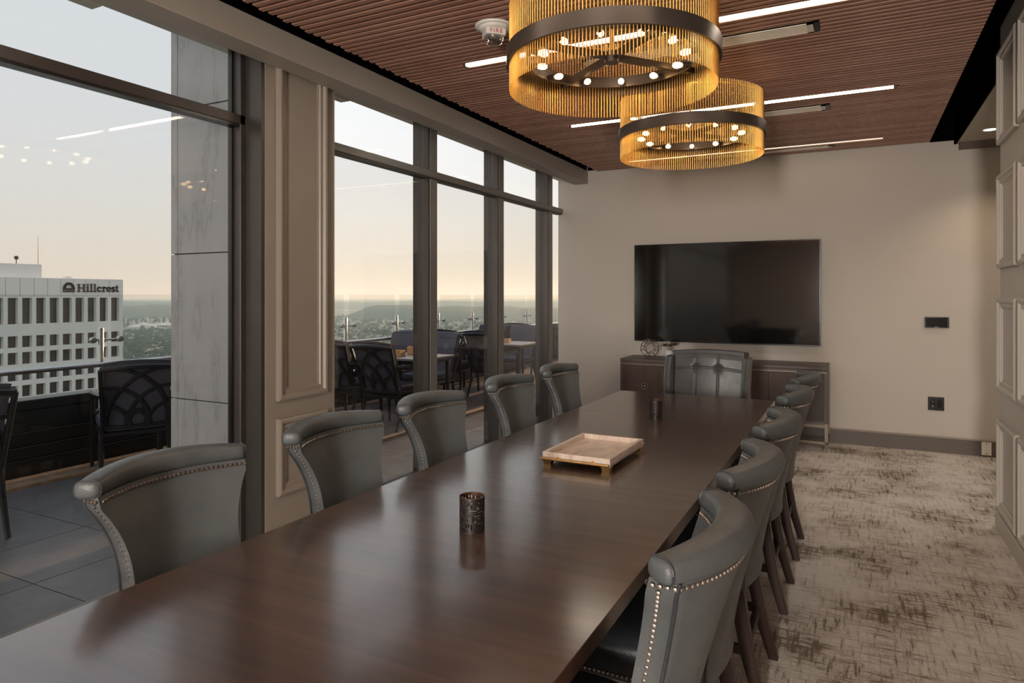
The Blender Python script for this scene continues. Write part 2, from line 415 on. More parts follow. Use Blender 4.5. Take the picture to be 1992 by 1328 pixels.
for i, (ly, a0, a1) in enumerate(LEDS):
    o = thing('linear_light', 'slim warm linear light recessed between ceiling slats, ' + LNAMES[i], 'ceiling light', (0, ly, ZC), group='linear lights in the slatted ceiling')
    MB().box(a0, a1, -0.0135, 0.0135, 0.002, 0.02).obj('diffuser', M['led_dim'] if ly > 6 else M['led'], o)
    MB().box(a0-0.012, a0, -0.02, 0.02, -0.004, 0.02).obj('end_cap', M['dkmetal'], o)
    MB().box(a1, a1+0.028, -0.02, 0.02, 0.0, 0.02).obj('end_cap', M['dkmetal'], o)
VN = ['right of the front chandelier', 'right of the rear chandelier', 'nearest the far wall']
for i, (v0, v1, a0, a1) in enumerate(VENTS):
    o = thing('air_diffuser', 'long cream slot air diffuser set in the slatted ceiling, ' + VN[i], 'vent', (0, 0, ZC), group='slot diffusers in the ceiling')
    d = v1-v0
    MB().box(a0, a1, v0, v1, 0.004, 0.02).obj('backing', M['vent'], o)
    fr = MB().box(a0, a1, v0, v0+0.012, -0.001, 0.01).box(a0, a1, v1-0.012, v1, -0.001, 0.01).box(a1-0.03, a1, v0, v1, -0.001, 0.01).box(a0, a0+0.03, v0, v1, -0.001, 0.01)
    fr.obj('frame', M['vent'], o)
    n = 7
    bar = MB().box(a0+0.03, a1-0.03, -0.004, 0.004, -0.0005, 0.008).mesh('blade', M['vent'])
    for k in range(1, n): link('blade', bar, o, (0, v0+0.012+(d-0.024)*k/n, 0))
    MB().box(a1+0.003, a1+0.028, v0, v1, 0.0, 0.02).obj('end_gap', M['bpl'], o)
# corridor downlight
o = thing('downlight', 'small round recessed downlight in the lower ceiling at top right', 'ceiling light', (0.955, 6.60, 2.744))
M['dl'] = emit('downlight_lens', (1.0, 0.86, 0.66), 6.0)
MB().lathe([(0.0, -0.004), (0.045, -0.004), (0.045, 0.0)], 28).obj('lens', M['dl'], o)
MB().lathe([(0.046, -0.006), (0.058, -0.006), (0.060, 0.0), (0.046, 0.0)], 28, close=True).obj('trim_ring', M['white'], o, smooth=True)
for dx, dy, dn in ((1.05, 5.35, 'just past the end of the panelled wall'), (2.0, 6.6, 'deep in the side corridor by the far wall'), (2.0, 5.35, 'deep in the side corridor behind the panelled wall')):  # extra lamps outside the view, added to brighten the far carpet and wall
    q = thing('downlight', 'added unseen fill downlight ' + dn, 'ceiling light', (dx, dy, 2.744), group='added corridor fill downlights')
    MB().lathe([(0.0, -0.004), (0.045, -0.004), (0.045, 0.0)], 28).obj('lens', M['dl'], q)
    L = bpy.data.lights.new('downlight_lamp', 'SPOT'); L.energy = 20; L.color = (1, 0.90, 0.78); L.spot_size = math.radians(150); L.spot_blend = 0.8; L.shadow_soft_size = 0.05
    lo = bpy.data.objects.new('downlight_lamp', L); C.objects.link(lo); lo.parent = q; lo.location = (0, 0, -0.02)
L = bpy.data.lights.new('downlight_lamp', 'SPOT'); L.energy = 16; L.color = (1, 0.78, 0.52); L.spot_size = math.radians(110); L.spot_blend = 0.7; L.shadow_soft_size = 0.05
lo = bpy.data.objects.new('downlight_lamp', L); C.objects.link(lo); lo.parent = o; lo.location = (0, 0, -0.02)

# ================================================================ windows
XG = -3.045
YM = [(4.417, 4.55), (5.56, 5.70), (6.72, 6.85)]     # mullions
# left window
w1 = struct(link('window_1', None), 'large window bay at the left with grey transom bar', 'window')
MB().box(XG-0.012, XG-0.004, YB, 2.62, 0.03, 2.345).obj('pane', M['wglass_left'], w1)
MB().box(XG-0.012, XG-0.004, YB, 2.62, 2.37, 2.86).obj('pane', M['wglass_left'], w1)
tb = MB().box(XG-0.03, -2.995, YB, 2.66, 2.335, 2.388).obj('transom', M['bronze'], w1, bevel=0.003)
MB().box(XG-0.02, -3.0, YB, 2.64, 2.322, 2.335).obj('transom_gasket', M['bpl'], w1)
scr = MB()
for yy in (1.15, 1.65, 2.1, 2.45): scr.lathe([(0.0035, 0), (0.0035, 0.002)], 10, M=Matrix.Translation((-2.994, yy, 2.362)) @ Matrix.Rotation(PI/2, 4, 'Y'))
scr.obj('screw', M['dkmetal'], tb)
MB().box(XG-0.04, -2.97, YB, 2.66, 0.0, 0.022).obj('sill', M['bronze'], w1, bevel=0.003)
MB().box(XG-0.02, -3.0, YB, 2.66, 0.022, 0.036).obj('sill_bead', M['agedbrass'], w1)
MB().box(XG-0.05, -2.995, 2.60, 2.635, 0, 2.9).obj('jamb', M['bronze'], w1, bevel=0.003)
MB().box(XG+0.01, -2.875, 2.635, 2.66, 0, 2.9).obj('jamb_cover', M['bronze'], w1)
MB().box(XG-0.016, XG, 2.585, 2.60, 0, 2.9).obj('gasket', M['bpl'], w1)
# right window
w2 = struct(link('window_2', None), 'tall window bay of three panes beyond the panelled pillar', 'window')
edges = [3.12] + [v for m_ in YM for v in m_] + [YW]
for k in range(0, 8, 2):
    MB().box(XG-0.012, XG-0.004, edges[k], edges[k+1], 0.03, 2.345).obj('pane', M['wglass'], w2)
    MB().box(XG-0.012, XG-0.004, edges[k], edges[k+1], 2.37, 2.86).obj('pane', M['wglass_clear'], w2)
mul = MB().box(XG-0.02, -3.0, -0.04, 0.065, 0, 2.95).mesh('mullion', M['alu'], bevel=0.004)
gro = MB().box(XG-0.06, -2.999, -0.065, -0.052, 0, 2.95).box(XG-0.11, XG+0.02, -0.052, -0.04, 0, 2.95).mesh('mullion_gasket', M['bronze'])
for a, b_ in YM:
    o = link('mullion', mul, w2, (0, (a+b_)/2, 0)); link('mullion_gasket', gro, o)
t2 = MB().box(XG-0.03, -2.985, 3.12, YW-0.02, 2.335, 2.388).obj('transom', M['alu'], w2, bevel=0.004)
MB().box(XG-0.02, -2.995, 3.12, YW-0.02, 2.322, 2.335).obj('transom_gasket', M['bronze'], w2)
MB().box(XG-0.04, -2.97, 3.12, YW, 0.0, 0.035).obj('sill', M['bronze'], w2, bevel=0.003)
# panelled pillar between the windows
pl = struct(MB().box(XG, -2.87, 2.66, 3.205, 0, 2.95).obj('pillar', M['trim']), 'taupe panelled pillar between the two window bays', 'pillar')
frame_moulding('moulding', -2.87, 1, 2.735, 3.125, 0.815, 2.86, 0.07, 0.028, M['trim'], pl)
frame_moulding('moulding', -2.87, 1, 2.735, 3.125, 0.285, 0.715, 0.07, 0.028, M['trim'], pl)
MB().box(-2.87, -2.855, 2.66, 3.205, 0, 0.11).obj('baseboard', M['trim'], pl)
# exterior head frame above the windows
hd = struct(MB().box(-3.245, XG-0.02, YB, YW+3, 2.80, 2.86).box(-3.32, -3.24, 0.6, 1.994, 2.795, 2.86).box(-3.32, -3.24, 2.9, 3.775, 2.795, 2.86).obj('trim_4', M['vent']), 'exterior head frame above the glazing', 'trim')

# ================================================================ terrace
tf = struct(MB().box(-5.95, XG-0.02, -6.5, 16, -0.20, -0.034).obj('terrace_floor', M['grout']), 'grey large-format tile floor of the roof terrace', 'terrace floor')
T = 0.61
tme = MB().box(0.003, T-0.003, 0.003, T-0.003, -0.02, 0.0).mesh('tile', M['tile'], bevel=0.002)
cut = MB().box(-3.597, XG-0.03, 0.003, T-0.003, -0.02, 0.0).mesh('tile', M['tile'], bevel=0.002)
for k in range(34):
    yy = 1.88 - T*13 + T*k
    link('tile', cut, tf, (0, yy, -0.014))
    for x0 in (-4.21, -4.82, -5.43): link('tile', tme, tf, (x0, yy, -0.014))
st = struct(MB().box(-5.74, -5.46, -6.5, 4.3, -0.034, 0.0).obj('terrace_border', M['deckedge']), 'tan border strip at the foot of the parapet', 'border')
dk = struct(MB().box(-5.74, -4.17, 4.3, 14.6, -0.034, 0.012).obj('terrace_platform', M['deck'], bevel=0.003), 'low brown seating platform on the terrace', 'platform')
MB().box(-4.17, -4.09, 4.3, 14.6, -0.034, 0.014).obj('sunlit_edge_strip', M['deckedge'], dk, bevel=0.003)
pw = struct(link('parapet', None), 'black horizontal-board parapet under the glass railing', 'parapet')
MB().box(-5.93, -5.80, -6.5, 16, -0.1, 0.55).obj('core', M['louvre'], pw)
for (a, b_) in ((-0.05, 0.12), (0.128, 0.222), (0.23, 0.335), (0.343, 0.50)):
    MB().box(-5.80, -5.775, -6.5, 16, a, b_).obj('board', M['louvre'], pw, bevel=0.004)
MB().box(-5.95, -5.765, -6.5, 16, 0.508, 0.585).obj('coping', M['louvre'], pw, bevel=0.006)
# glass railing
rl = thing('glass_railing', 'frameless glass terrace railing on steel posts with slim steel handrail', 'railing')
posts = [2.42+1.04*k if k else 2.42 for k in range(0, 12)]
posts = [0.34, 1.38, 2.42, 3.46, 4.48, 5.49, 6.495, 7.531, 8.565, 9.58, 10.60, 11.63, 12.65, 13.67]
pm = MB().lathe([(0.055, 0), (0.055, 0.008), (0.045, 0.012), (0.0235, 0.014), (0.0235, 1.14), (0.02, 1.146), (0.0, 1.147)], 16).mesh('post', M['steel'], smooth=True)
cl = MB()
cl.tube([(0, -0.115, 0), (0, 0.115, 0)], 0.009, 8)
for s in (-1, 1):
    cl.lathe([(0.0, -0.02), (0.024, -0.018), (0.028, 0.0), (0.024, 0.018), (0.0, 0.02)], 14, c=(0, s*0.115, 0), M=Matrix.Rotation(PI/2, 4, 'Y'))
clm = cl.mesh('spider_clamp', M['steel'], smooth=True)
bkm = MB().tube([(0, 0, 0.775), (0.03, 0, 0.775), (0.055, 0, 0.80), (0.055, 0, 0.83)], 0.006, 8).mesh('rail_bracket', M['steel'], smooth=True)
for p in posts:
    o = link('post', pm, rl, (-5.64, p, -0.014)); link('spider_clamp', clm, o, (0, 0.05, 1.045)); link('spider_clamp', clm, o, (0, 0.05, 0.46)); link('rail_bracket', bkm, o)
for i in range(len(posts)-1):
    MB().box(-5.672, -5.66, posts[i]+0.105, posts[i+1]-0.008, 0.35, 1.412).obj('glass_panel', M['rail_glass'], rl)
MB().tube([(-5.585, -0.5, 0.83), (-5.585, 14, 0.83)], 0.021, 12).obj('handrail', M['steel'], rl, smooth=True)
# marble clad column
mc = struct(MB().box(-3.76, -3.21, 2.765, 3.3, -0.05, 5).obj('column', M['grout']), 'grey marble clad column standing outside the left window', 'column')
for z0 in [-0.115+0.885*k for k in range(-0, 6)]:
    MB().box(-3.712, -3.205, 2.75, 2.767, z0+0.003, z0+0.882).obj('marble_panel', M['marble'], mc, bevel=0.002)
    MB().box(-3.775, -3.716, 2.75, 2.80, z0+0.003, z0+0.882).obj('marble_panel', M['marble'], mc, bevel=0.002)
struct(MB().box(-3.20, XG-0.02, 2.71, 2.78, -0.03, 2.86).obj('trim_5', M['alu'], bevel=0.004))
# building core behind the column / beyond the far wall, so the terrace does not look through
struct(MB().box(XWIN-0.0, XC+0.1, YW+0.15, 15, -0.2, 3.6).obj('neighbour_block', M['wall']))
struct(MB().box(-3.25, XC+0.12, YB-0.15, 15, 3.12, 3.5).obj('roof_slab', M['ceil2']))
# ================================================================ conference table
tx0, tx1 = -1.425, -0.447
tb = thing('conference_table', 'long dark walnut conference table with satin reflective top', 'table', (0, 0, 0))
def leaf(y0, y1):
    mb = MB().box(tx0, tx1, y0+0.0004, y1-0.0004, 0.722, 0.76)
    return mb.obj('table_leaf', M['table'], tb, bevel=0.0012)
for a, b_ in ((-0.55, 0.35), (0.35, 2.62), (2.62, 3.55), (3.55, 4.40)): leaf(a, b_)
MB().box(tx0+0.012, tx1-0.012, -0.54, 4.388, 0.705, 0.7225).obj('edge_band', M['table'], tb, bevel=0.003)
MB().box(tx0+0.10, tx1-0.10, -0.42, 4.27, 0.64, 0.705).obj('apron', M['legwood'], tb)
for y in (0.5, 3.3):
    p = MB().box(-1.15, -0.72, y-0.3, y+0.3, 0.06, 0.64).obj('pedestal', M['legwood'], tb, bevel=0.01)
    MB().box(-1.22, -0.65, y-0.38, y+0.38, 0.0, 0.06).obj('plinth', M['legwood'], p, bevel=0.01)

# ================================================================ dining chairs
# local axes: +x away from the table (back), y width, z up; the crest tips sit at x = 0
def hw(z):                                  # half width of the back at height z
    if z > 0.72: return 0.157 + 0.060*min(1, ((z-0.72)/0.18))**2.2
    return 0.157 + 0.035*((max(0, 0.70-z))/0.25)**1.3
def sag(z): return 0.032 + 0.042*max(0, min(1, (z-0.48)/0.44))
def xc(z):                                  # outer face, centre
    t = max(0, min(1, (z-0.44)/0.5))
    return -0.025 + 0.130*t**1.35
def back_pt(u, z, off):                     # u -1..1
    h = hw(z); s = sag(z)
    x = xc(z) - s*(abs(u)**2.0) + off
    return Vector((x, u*h, z))
ZT = 0.925
def build_chair(name, label, group):
    root = thing(name, label, 'chair', (0,0,0), 0, group)
    # back shell
    zs = [0.40 + (ZT-0.40)*i/18 for i in range(19)]
    us = [-1 + 2*i/16 for i in range(17)]
    th = 0.052
    secs = []
    for z in zs:
        ring = [back_pt(u, z, 0) for u in us]
        inner = []
        for u in reversed(us):
            p = back_pt(u, z, 0); puff = 0.012*(1-abs(u)**4)*math.sin(PI*(z-0.40)/(ZT-0.40))
            inner.append(Vector((p.x - th - puff, p.y*0.985, p.z)))
        secs.append(ring + inner)
    b = MB().sweep(secs).obj('backrest', M['leather'], root, smooth=True, bevel=0.0, angle=60)
    # piping along both side edges
    for s in (-1, 1):
        MB().tube([back_pt(s, z, 0.001)+Vector((0, s*0.001, 0)) for z in zs], 0.0035, 6).obj('piping', M['leather2'], b, smooth=True)
    # rolled crest
    rl_ = []
    n = 24
    for i in range(-2, n+3):
        u = max(-1, min(1, -1 + 2*i/n))
        k = 0.62 if i in (-2, n+2) else (0.88 if i in (-1, n+1) else 1.0)
        uu = u*1.03
        h = hw(ZT); s = sag(ZT)
        cx = xc(ZT) - s*abs(uu)**2 - 0.024
        tx_ = -2*s*uu/(h*1.0)                # slope dx/dy
        d = Vector((tx_, 1, 0)).normalized(); nrm = Vector((d.y, -d.x, 0))
        c = Vector((cx, uu*h, 0.944)) + (d*{-2: -0.011, -1: -0.007, n+1: 0.007, n+2: 0.011}.get(i, 0))
        c.z += 0.006*(1-u*u)
        ring = []
        for q in range(20):
            a = 2*PI*q/20
            ca, sa = math.cos(a), math.sin(a)
            e = 0.62
            px = math.copysign(abs(ca)**e, ca)*(0.030+0.008*(1-u*u))*k; pz = math.copysign(abs(sa)**e, sa)*(0.021+0.008*(1-u*u))*k
            if sa > 0: px *= 1-0.12*sa
            ring.append(c + nrm*px + Vector((0, 0, pz)))
        rl_.append(ring)
    cr2 = MB().sweep(rl_).obj('rolled_crest', M['leather'], root, smooth=True, angle=50)
    # end-cap seam piping
    for ring in (rl_[2], rl_[-3]): MB().tube(ring+[ring[0]], 0.0026, 6, cap=False).obj('seam_piping', M['leather2'], cr2, smooth=True)
    # nail heads
    nl = MB()
    def nail(p, nv, r=0.0052):
        q = nv.to_track_quat('Z', 'Y').to_matrix().to_4x4()
        nl.lathe([(r, 0), (r*0.75, r*0.5), (0.0, r*0.72)], 7, c=p, M=q)
    def row(pts, nrm):
        d = 0; acc = 0; pts = [Vector(p) for p in pts]
        for a_, b2, nv in zip(pts[:-1], pts[1:], nrm):
            sg = (b2-a_).length; t = acc
            while t < sg:
                nail(a_ + (b2-a_)*(t/sg), nv); t += 0.0128
            acc = t-sg
    zr = 0.913
    uf = [-0.965 + 1.93*i/40 for i in range(41)]
    outer = [back_pt(u, zr, 0.001) for u in uf]
    row(outer, [Vector((1, 0.5*u, 0)) for u in uf])
    inn = [back_pt(u, zr, -th-0.006) for u in uf]
    row(inn, [Vector((-1, -0.5*u, 0)) for u in uf])
    for s in (-1, 1):
        zz = [zr - (zr-0.46)*i/40 for i in range(41)]
        row([back_pt(s, z, -0.030) + Vector((0, -0.002*s, 0)) for z in zz], [Vector((0, s, 0))]*41)
        row([back_pt(s, zr, -0.004-0.012*i) for i in range(5)], [Vector((0, s, 0.0))]*5)
    no = nl.obj('nailhead_trim', M['nail'], root, smooth=True); no['kind'] = 'stuff'; no['label'] = 'antique brass nailheads along the leather seams'
    # seat
    secs = []
    ss = [(-0.54, 0.225), (-0.50, 0.235), (-0.3, 0.235), (-0.12, 0.20), (-0.06, 0.185)]
    seat = MB()
    n = 16
    def ring(z, k, drop=0.0):
        pts = [(-0.53, -0.22), (-0.545, -0.1), (-0.55, 0), (-0.545, 0.1), (-0.53, 0.22), (-0.40, 0.235), (-0.25, 0.232), (-0.12, 0.205), (-0.075, 0.18), (-0.07, 0), (-0.075, -0.18), (-0.12, -0.205), (-0.25, -0.232), (-0.40, -0.235)]
        cx_ = -0.31
        return [Vector((cx_+(x-cx_)*k, y*k, z)) for x, y in pts]
    seat.sweep([ring(0.385, 0.97), ring(0.39, 1.0), ring(0.455, 1.0), ring(0.475, 0.97), ring(0.490, 0.86), ring(0.497, 0.6), ring(0.50, 0.2)])
    seat.obj('seat', M['leather2'], root, smooth=True, angle=50)
    nl = MB()
    rg = ring(0.398, 1.004)
    row(rg + [rg[0]], [Vector((p.x+0.31, p.y, 0)) for p in rg])
    n2 = nl.obj('seat_nailheads', M['nail'], root, smooth=True); n2['kind'] = 'stuff'
    # legs
    for s in (-1, 1):
        pts = [(-0.085, s*0.165, 0.41), (-0.07, s*0.168, 0.30), (-0.045, s*0.171, 0.16), (0.0, s*0.178, 0.0)]
        secs = []
        for (x, y, z), r in zip(pts, (0.024, 0.023, 0.021, 0.017)):
            secs.append([Vector((x-r, y-r, z)), Vector((x+r, y-r, z)), Vector((x+r, y+r, z)), Vector((x-r, y+r, z))])
        MB().sweep(secs).obj('leg', M['legwood'], root, bevel=0.003)
        pts = [(-0.50, s*0.19, 0.40), (-0.502, s*0.191, 0.2), (-0.505, s*0.193, 0.0)]
        secs = []
        for (x, y, z), r in zip(pts, (0.024, 0.020, 0.014)):
            secs.append([Vector((x-r, y-r, z)), Vector((x+r, y-r, z)), Vector((x+r, y+r, z)), Vector((x-r, y+r, z))])
        MB().sweep(secs).obj('leg', M['legwood'], root, bevel=0.003)
        MB().box(-0.49, -0.06, s*0.176-0.011, s*0.176+0.011, 0.17, 0.20).obj('stretcher', M['legwood'], root, bevel=0.002)
    MB().box(-0.52, -0.075, -0.185, 0.185, 0.355, 0.39).obj('seat_rail', M['legwood'], root, bevel=0.004)
    MB().box(-0.069, -0.045, -0.17, 0.17, 0.17, 0.20).obj('back_stretcher', M['legwood'], root, bevel=0.002)
    return root
GR = 'dining chairs on the aisle side of the table'; GL = 'dining chairs on the window side of the table'
rlab = ['charcoal leather barrel-back chair on the aisle side of the table, nearest the camera',
        'charcoal leather barrel-back chair on the aisle side, second from the camera',
        'charcoal leather barrel-back chair on the aisle side, middle of five, beside the stone tray',
        'charcoal leather barrel-back chair on the aisle side, fourth from the camera',
        'charcoal leather barrel-back chair on the aisle side, farthest back before the credenza']
llab = ['charcoal leather barrel-back chair in front of the left window, nearest the camera',
        'charcoal leather barrel-back chair in front of the panelled pillar',
        'charcoal leather barrel-back chair on the window side, middle of five',
        'charcoal leather barrel-back chair on the window side, fourth from the camera',
        'charcoal leather barrel-back chair on the window side, closest to the far wall']
RC = [1.335, 1.945, 2.60, 3.37, 4.05]; LC = [1.182, 1.825, 2.425, 3.155, 3.82]
ch = build_chair('dining_chair', rlab[0], GR)
ch.location = (-0.287, RC[0], 0)
for i in range(1, 5): dup(ch, (-0.287, RC[i], 0), 0, rlab[i])
for i in range(5):
    o = dup(ch, (-1.615, LC[i], 0), PI, llab[i]); o['group'] = GL

# ================================================================ head chair (tufted wing chair)
hc = thing('head_chair', 'slate leather tufted wing armchair at the far head of the table', 'chair', (-0.965, 4.95, 0))
# faces -Y; back panel tufted grid
nx, nz = 130, 120
x0, x1, z0, z1 = -0.235, 0.235, 0.42, 0.965
vs, fs = [], []
seams_x = [-0.08, 0.075]; seam_z = [0.862, 0.60]
def hback(x, z):
    t = (x-x0)/(x1-x0)
    d = 0.0
    for sx in seams_x: d += 0.007*math.exp(-((x-sx)/0.006)**2)
    for sz in seam_z: d += 0.007*math.exp(-((z-sz-0.006*math.cos(x*8))/0.006)**2)
    for sx in seams_x:
        for sz in seam_z: d += 0.022*math.exp(-(((x-sx)**2+(z-sz)**2)/0.024**2))
    puff = 0.02*math.sin(PI*t)
    return -puff + d
fr_ = []
for i in range(nx+1):
    for k in range(nz+1):
        x = x0+(x1-x0)*i/nx; z = z0+(z1-z0)*k/nz
        top = 0.020*(1-((x)/0.3)**2) if k == nz else 0
        lean = 0.10*(z-0.42)/0.55
        edge = 0.03*max(0, (z-0.93)/0.035)**2 if z > 0.93 else 0
        vs.append((x, -0.03+hback(x, z)+lean+edge, z+0.018*(1-(x/0.25)**2)*(k/nz)))
for i in range(nx):
    for k in range(nz):
        a = i*(nz+1)+k; fs.append((a, a+nz+1, a+nz+2, a+1))
MB().add(vs, fs).obj('tufted_back', M['leather3'], hc, smooth=True, angle=80)
shell = []
for k in range(9):
    z = 0.25+0.735*k/8; lean = 0.10*(z-0.42)/0.55
    zz = lambda x: z+0.018*(1-(x/0.3)**2)*(k/8)
    front = [Vector((-0.245+0.49*i/8, 0.0+lean, zz(-0.245+0.49*i/8))) for i in range(9)]
    back = [Vector((0.27-0.54*i/8, 0.085+lean-0.02*abs(1-i/4)**2, zz(0.27-0.54*i/8))) for i in range(9)]
    shell.append(front+back)
MB().sweep(shell).obj('back_shell', M['leather2'], hc, smooth=True, angle=50)
for s in (-1, 1):
    secs = []
    for k in range(13):
        z = 0.40+0.555*k/12
        dep = 0.11 + 0.06*math.sin(PI*max(0, (z-0.6)/0.36)) if z > 0.6 else 0.17 - 0.06*math.sin(PI/2*(z-0.40)/0.2)
        lean = 0.10*(z-0.42)/0.55
        xo = 0.262 + 0.012*(z-0.4)/0.5 + (0.02*(0.72-z)/0.3 if z < 0.72 else 0)
        w_ = 0.052
        yb = 0.07+lean; yf = yb-dep-0.05
        secs.append([Vector((s*(xo-w_*0.6), yb, z)), Vector((s*(xo+w_*0.35), yb, z)), Vector((s*(xo+w_*0.5), (yb+yf)/2, z)), Vector((s*(xo+w_*0.4), yf+0.012, z)), Vector((s*(xo), yf, z)), Vector((s*(xo-w_*0.45), yf+0.012, z)), Vector((s*(xo-w_*0.6), (yb+yf)/2, z))])
    wg = MB().sweep(secs).obj('wing', M['leather3'], hc, smooth=True, angle=50, bevel=0.0)
    MB().tube([r[4]+Vector((0, -0.001, 0)) for r in secs], 0.003, 6).obj('piping', M['leather2'], wg, smooth=True)
    MB().tube([(s*0.262, -0.40, 0.43), (s*0.266, -0.40, 0.60), (s*0.266, -0.38, 0.635), (s*0.266, -0.2, 0.645), (s*0.266, 0.0, 0.64)], 0.032, 10).obj('arm', M['leather3'], hc, smooth=True)
    MB().box(s*0.262-0.028, s*0.262+0.028, -0.41, 0.06, 0.25, 0.62).obj('arm_panel', M['leather2'], hc, bevel=0.01)
    for yy in (-0.38, 0.06):
        MB().sweep([[Vector((s*0.24+a*r, yy+b_*r, z)) for a, b_ in ((-1,-1),(1,-1),(1,1),(-1,1))] for z, r in ((0.26, 0.024), (0.0, 0.015))]).obj('leg', M['legwood'], hc)
MB().box(-0.235, 0.235, -0.43, 0.03, 0.36, 0.47).obj('seat', M['leather3'], hc, bevel=0.03, bseg=3, smooth=True)
MB().box(-0.25, 0.25, -0.40, 0.07, 0.25, 0.36).obj('seat_frame', M['leather2'], hc, bevel=0.01)

# ================================================================ credenza
cd = thing('credenza', 'dark walnut credenza on slim metal legs below the television', 'cabinet', (0, 0, 0))
cx0, cx1, cyf, cyb = -2.15, -0.232, 6.62, 7.08
MB().box(cx0, cx1, cyf, cyb, 0.735, 0.765).obj('top', M['credtop'], cd, bevel=0.003)
MB().box(cx0, cx1, cyf+0.004, cyb, 0.26, 0.735).obj('carcass', M['credtop'], cd, bevel=0.002)
MB().box(cx0+0.01, cx1-0.01, cyf-0.004, cyf+0.006, 0.706, 0.717).obj('rail_trim', M['agedbrass'], cd)
dw = (cx1-cx0-0.06)/4
for k in range(4):
    a = cx0+0.03+k*dw
    d = MB().box(a+0.003, a+dw-0.003, cyf-0.012, cyf+0.004, 0.285, 0.70).obj('door', M['cred'], cd, bevel=0.002)
    if k in (0, 2):
        kx = a+dw/2 if k == 0 else a+dw*0.5
        R_ = Matrix.Translation((kx-0.0, cyf-0.016, 0.50)) @ Matrix.Rotation(PI/2, 4, 'X')
        prof = [(0.026, -0.004), (0.034, -0.004), (0.036, 0.004), (0.034, 0.01), (0.028, 0.01), (0.026, 0.004)]
        MB().lathe(prof, 28, M=R_, close=True).lathe([(0.0, 0.016), (0.012, 0.012), (0.018, 0.0), (0.0, 0.0)], 20, M=R_).obj('ring_pull', M['agedbrass'], d, smooth=True)
lf = MB()
for x in (cx0+0.012, cx1-0.012):
    for y in (cyf+0.01, cyb-0.02):
        g = [[Vector((x+a*r, y+b_*r, z)) for a, b_ in ((-1,-1),(1,-1),(1,1),(-1,1))] for z, r in ((0.26, 0.014), (0.10, 0.014), (0.07, 0.009), (0.0, 0.005))]
        MB().sweep(g).obj('leg', M['agedbrass'], cd)
for z in (0.225, 0.075):
    MB().box(cx0, cx1, cyf, cyf+0.02, z, z+0.022).obj('stretcher', M['agedbrass'], cd)
    MB().box(cx0, cx0+0.02, cyf, cyb-0.01, z, z+0.022).obj('stretcher', M['agedbrass'], cd)
    MB().box(cx1-0.02, cx1, cyf, cyb-0.01, z, z+0.022).obj('stretcher', M['agedbrass'], cd)

# ornament: wire polyhedron
orn = MB()
g = (1+5**0.5)/2
dv = [Vector(p) for p in [(a, b_, c_) for a in (-1, 1) for b_ in (-1, 1) for c_ in (-1, 1)]]
for a in (-1, 1):
    for b_ in (-1, 1): dv += [Vector((0, a/g, b_*g)), Vector((a/g, b_*g, 0)), Vector((a*g, 0, b_/g))]
Rm = Matrix.Rotation(0.4, 3, 'Z') @ Matrix.Rotation(0.553574, 3, 'X')
dv = [Rm @ v * (0.095/3**0.5) for v in dv]
zm = min(v.z for v in dv)
dv = [v - Vector((0, 0, zm)) for v in dv]
el = 0.095/3**0.5*2/g
for i in range(20):
    for j in range(i):
        if abs((dv[i]-dv[j]).length - el) < 0.002: orn.tube([dv[i], dv[j]], 0.0042, 6)
o = orn.obj('wire_ornament', M['agedbrass'], None, loc=(-1.905, 6.84, 0.768), smooth=True)
tag(o, 'brass wire geometric polyhedron ornament on the left of the credenza', 'ornament')
# vase with dried flowers
vz = thing('flower_vase', 'small white vase of dried brown and white flowers on the credenza', 'vase', (-1.712, 6.86, 0.765))
M['vasew'] = simple('white_ceramic', (0.65, 0.65, 0.68), 0.25)
M['petal'] = simple('dried_white_petal', (0.55, 0.48, 0.40), 0.8, var=0.3, scale=40)
M['brownp'] = simple('dried_brown_leaf', (0.10, 0.055, 0.04), 0.8, var=0.3, scale=40)
MB().lathe([(0.03, 0), (0.042, 0.02), (0.045, 0.05), (0.034, 0.075), (0.03, 0.082), (0.026, 0.08)], 24).obj('vase', M['vasew'], vz, smooth=True)
def flower(c, r, mat):
    mb = MB()
    for k in range(9):
        a = 2*PI*k/9; t = rnd.uniform(0.2, 0.9)
        d = Vector((math.cos(a)*math.cos(t), math.sin(a)*math.cos(t), math.sin(t)))
        s_ = d.cross(Vector((0, 0, 1))).normalized()
        p0 = Vector(c); p1 = p0+d*r*0.6+s_*r*0.3; p2 = p0+d*r; p3 = p0+d*r*0.6-s_*r*0.3; up = Vector((0, 0, 0.15*r))
        mb.add([p0, p1+up, p2, p3+up, p0-up*0.5, p2-up*0.8], [(0, 1, 2, 3), (4, 3, 5, 1), (0, 3, 4), (0, 4, 1), (2, 1, 5), (2, 5, 3)])
    return mb.obj('flower', mat, vz)
flower((-0.015, 0, 0.14), 0.05, M['petal']); flower((-0.038, -0.01, 0.12), 0.042, M['brownp'])
flower((0.02, -0.01, 0.12), 0.045, M['brownp']); flower((0.055, 0, 0.13), 0.045, M['brownp']); flower((0.0, 0.012, 0.10), 0.03, M['petal'])
for p in ((-0.015, 0, 0.13), (-0.03, -0.01, 0.11), (0.02, -0.01, 0.105), (0.045, 0, 0.112)):
    MB().tube([(0, 0, 0.06), p], 0.0016, 5).obj('stem', M['brownp'], vz)

# ================================================================ television
tv = thing('television', 'large black flat television mounted on the far wall', 'television', (0, 0, 0))
MB().box(-2.126, -0.308, 7.03, 7.085, 0.918, 1.942).obj('casing', M['bpl'], tv, bevel=0.003)
MB().box(-2.118, -0.316, 7.026, 7.031, 0.930, 1.934).obj('screen', M['screen'], tv)
MB().box(-1.6, -0.83, 7.085, 7.123, 1.15, 1.7).obj('wall_bracket', M['dkmetal'], tv)
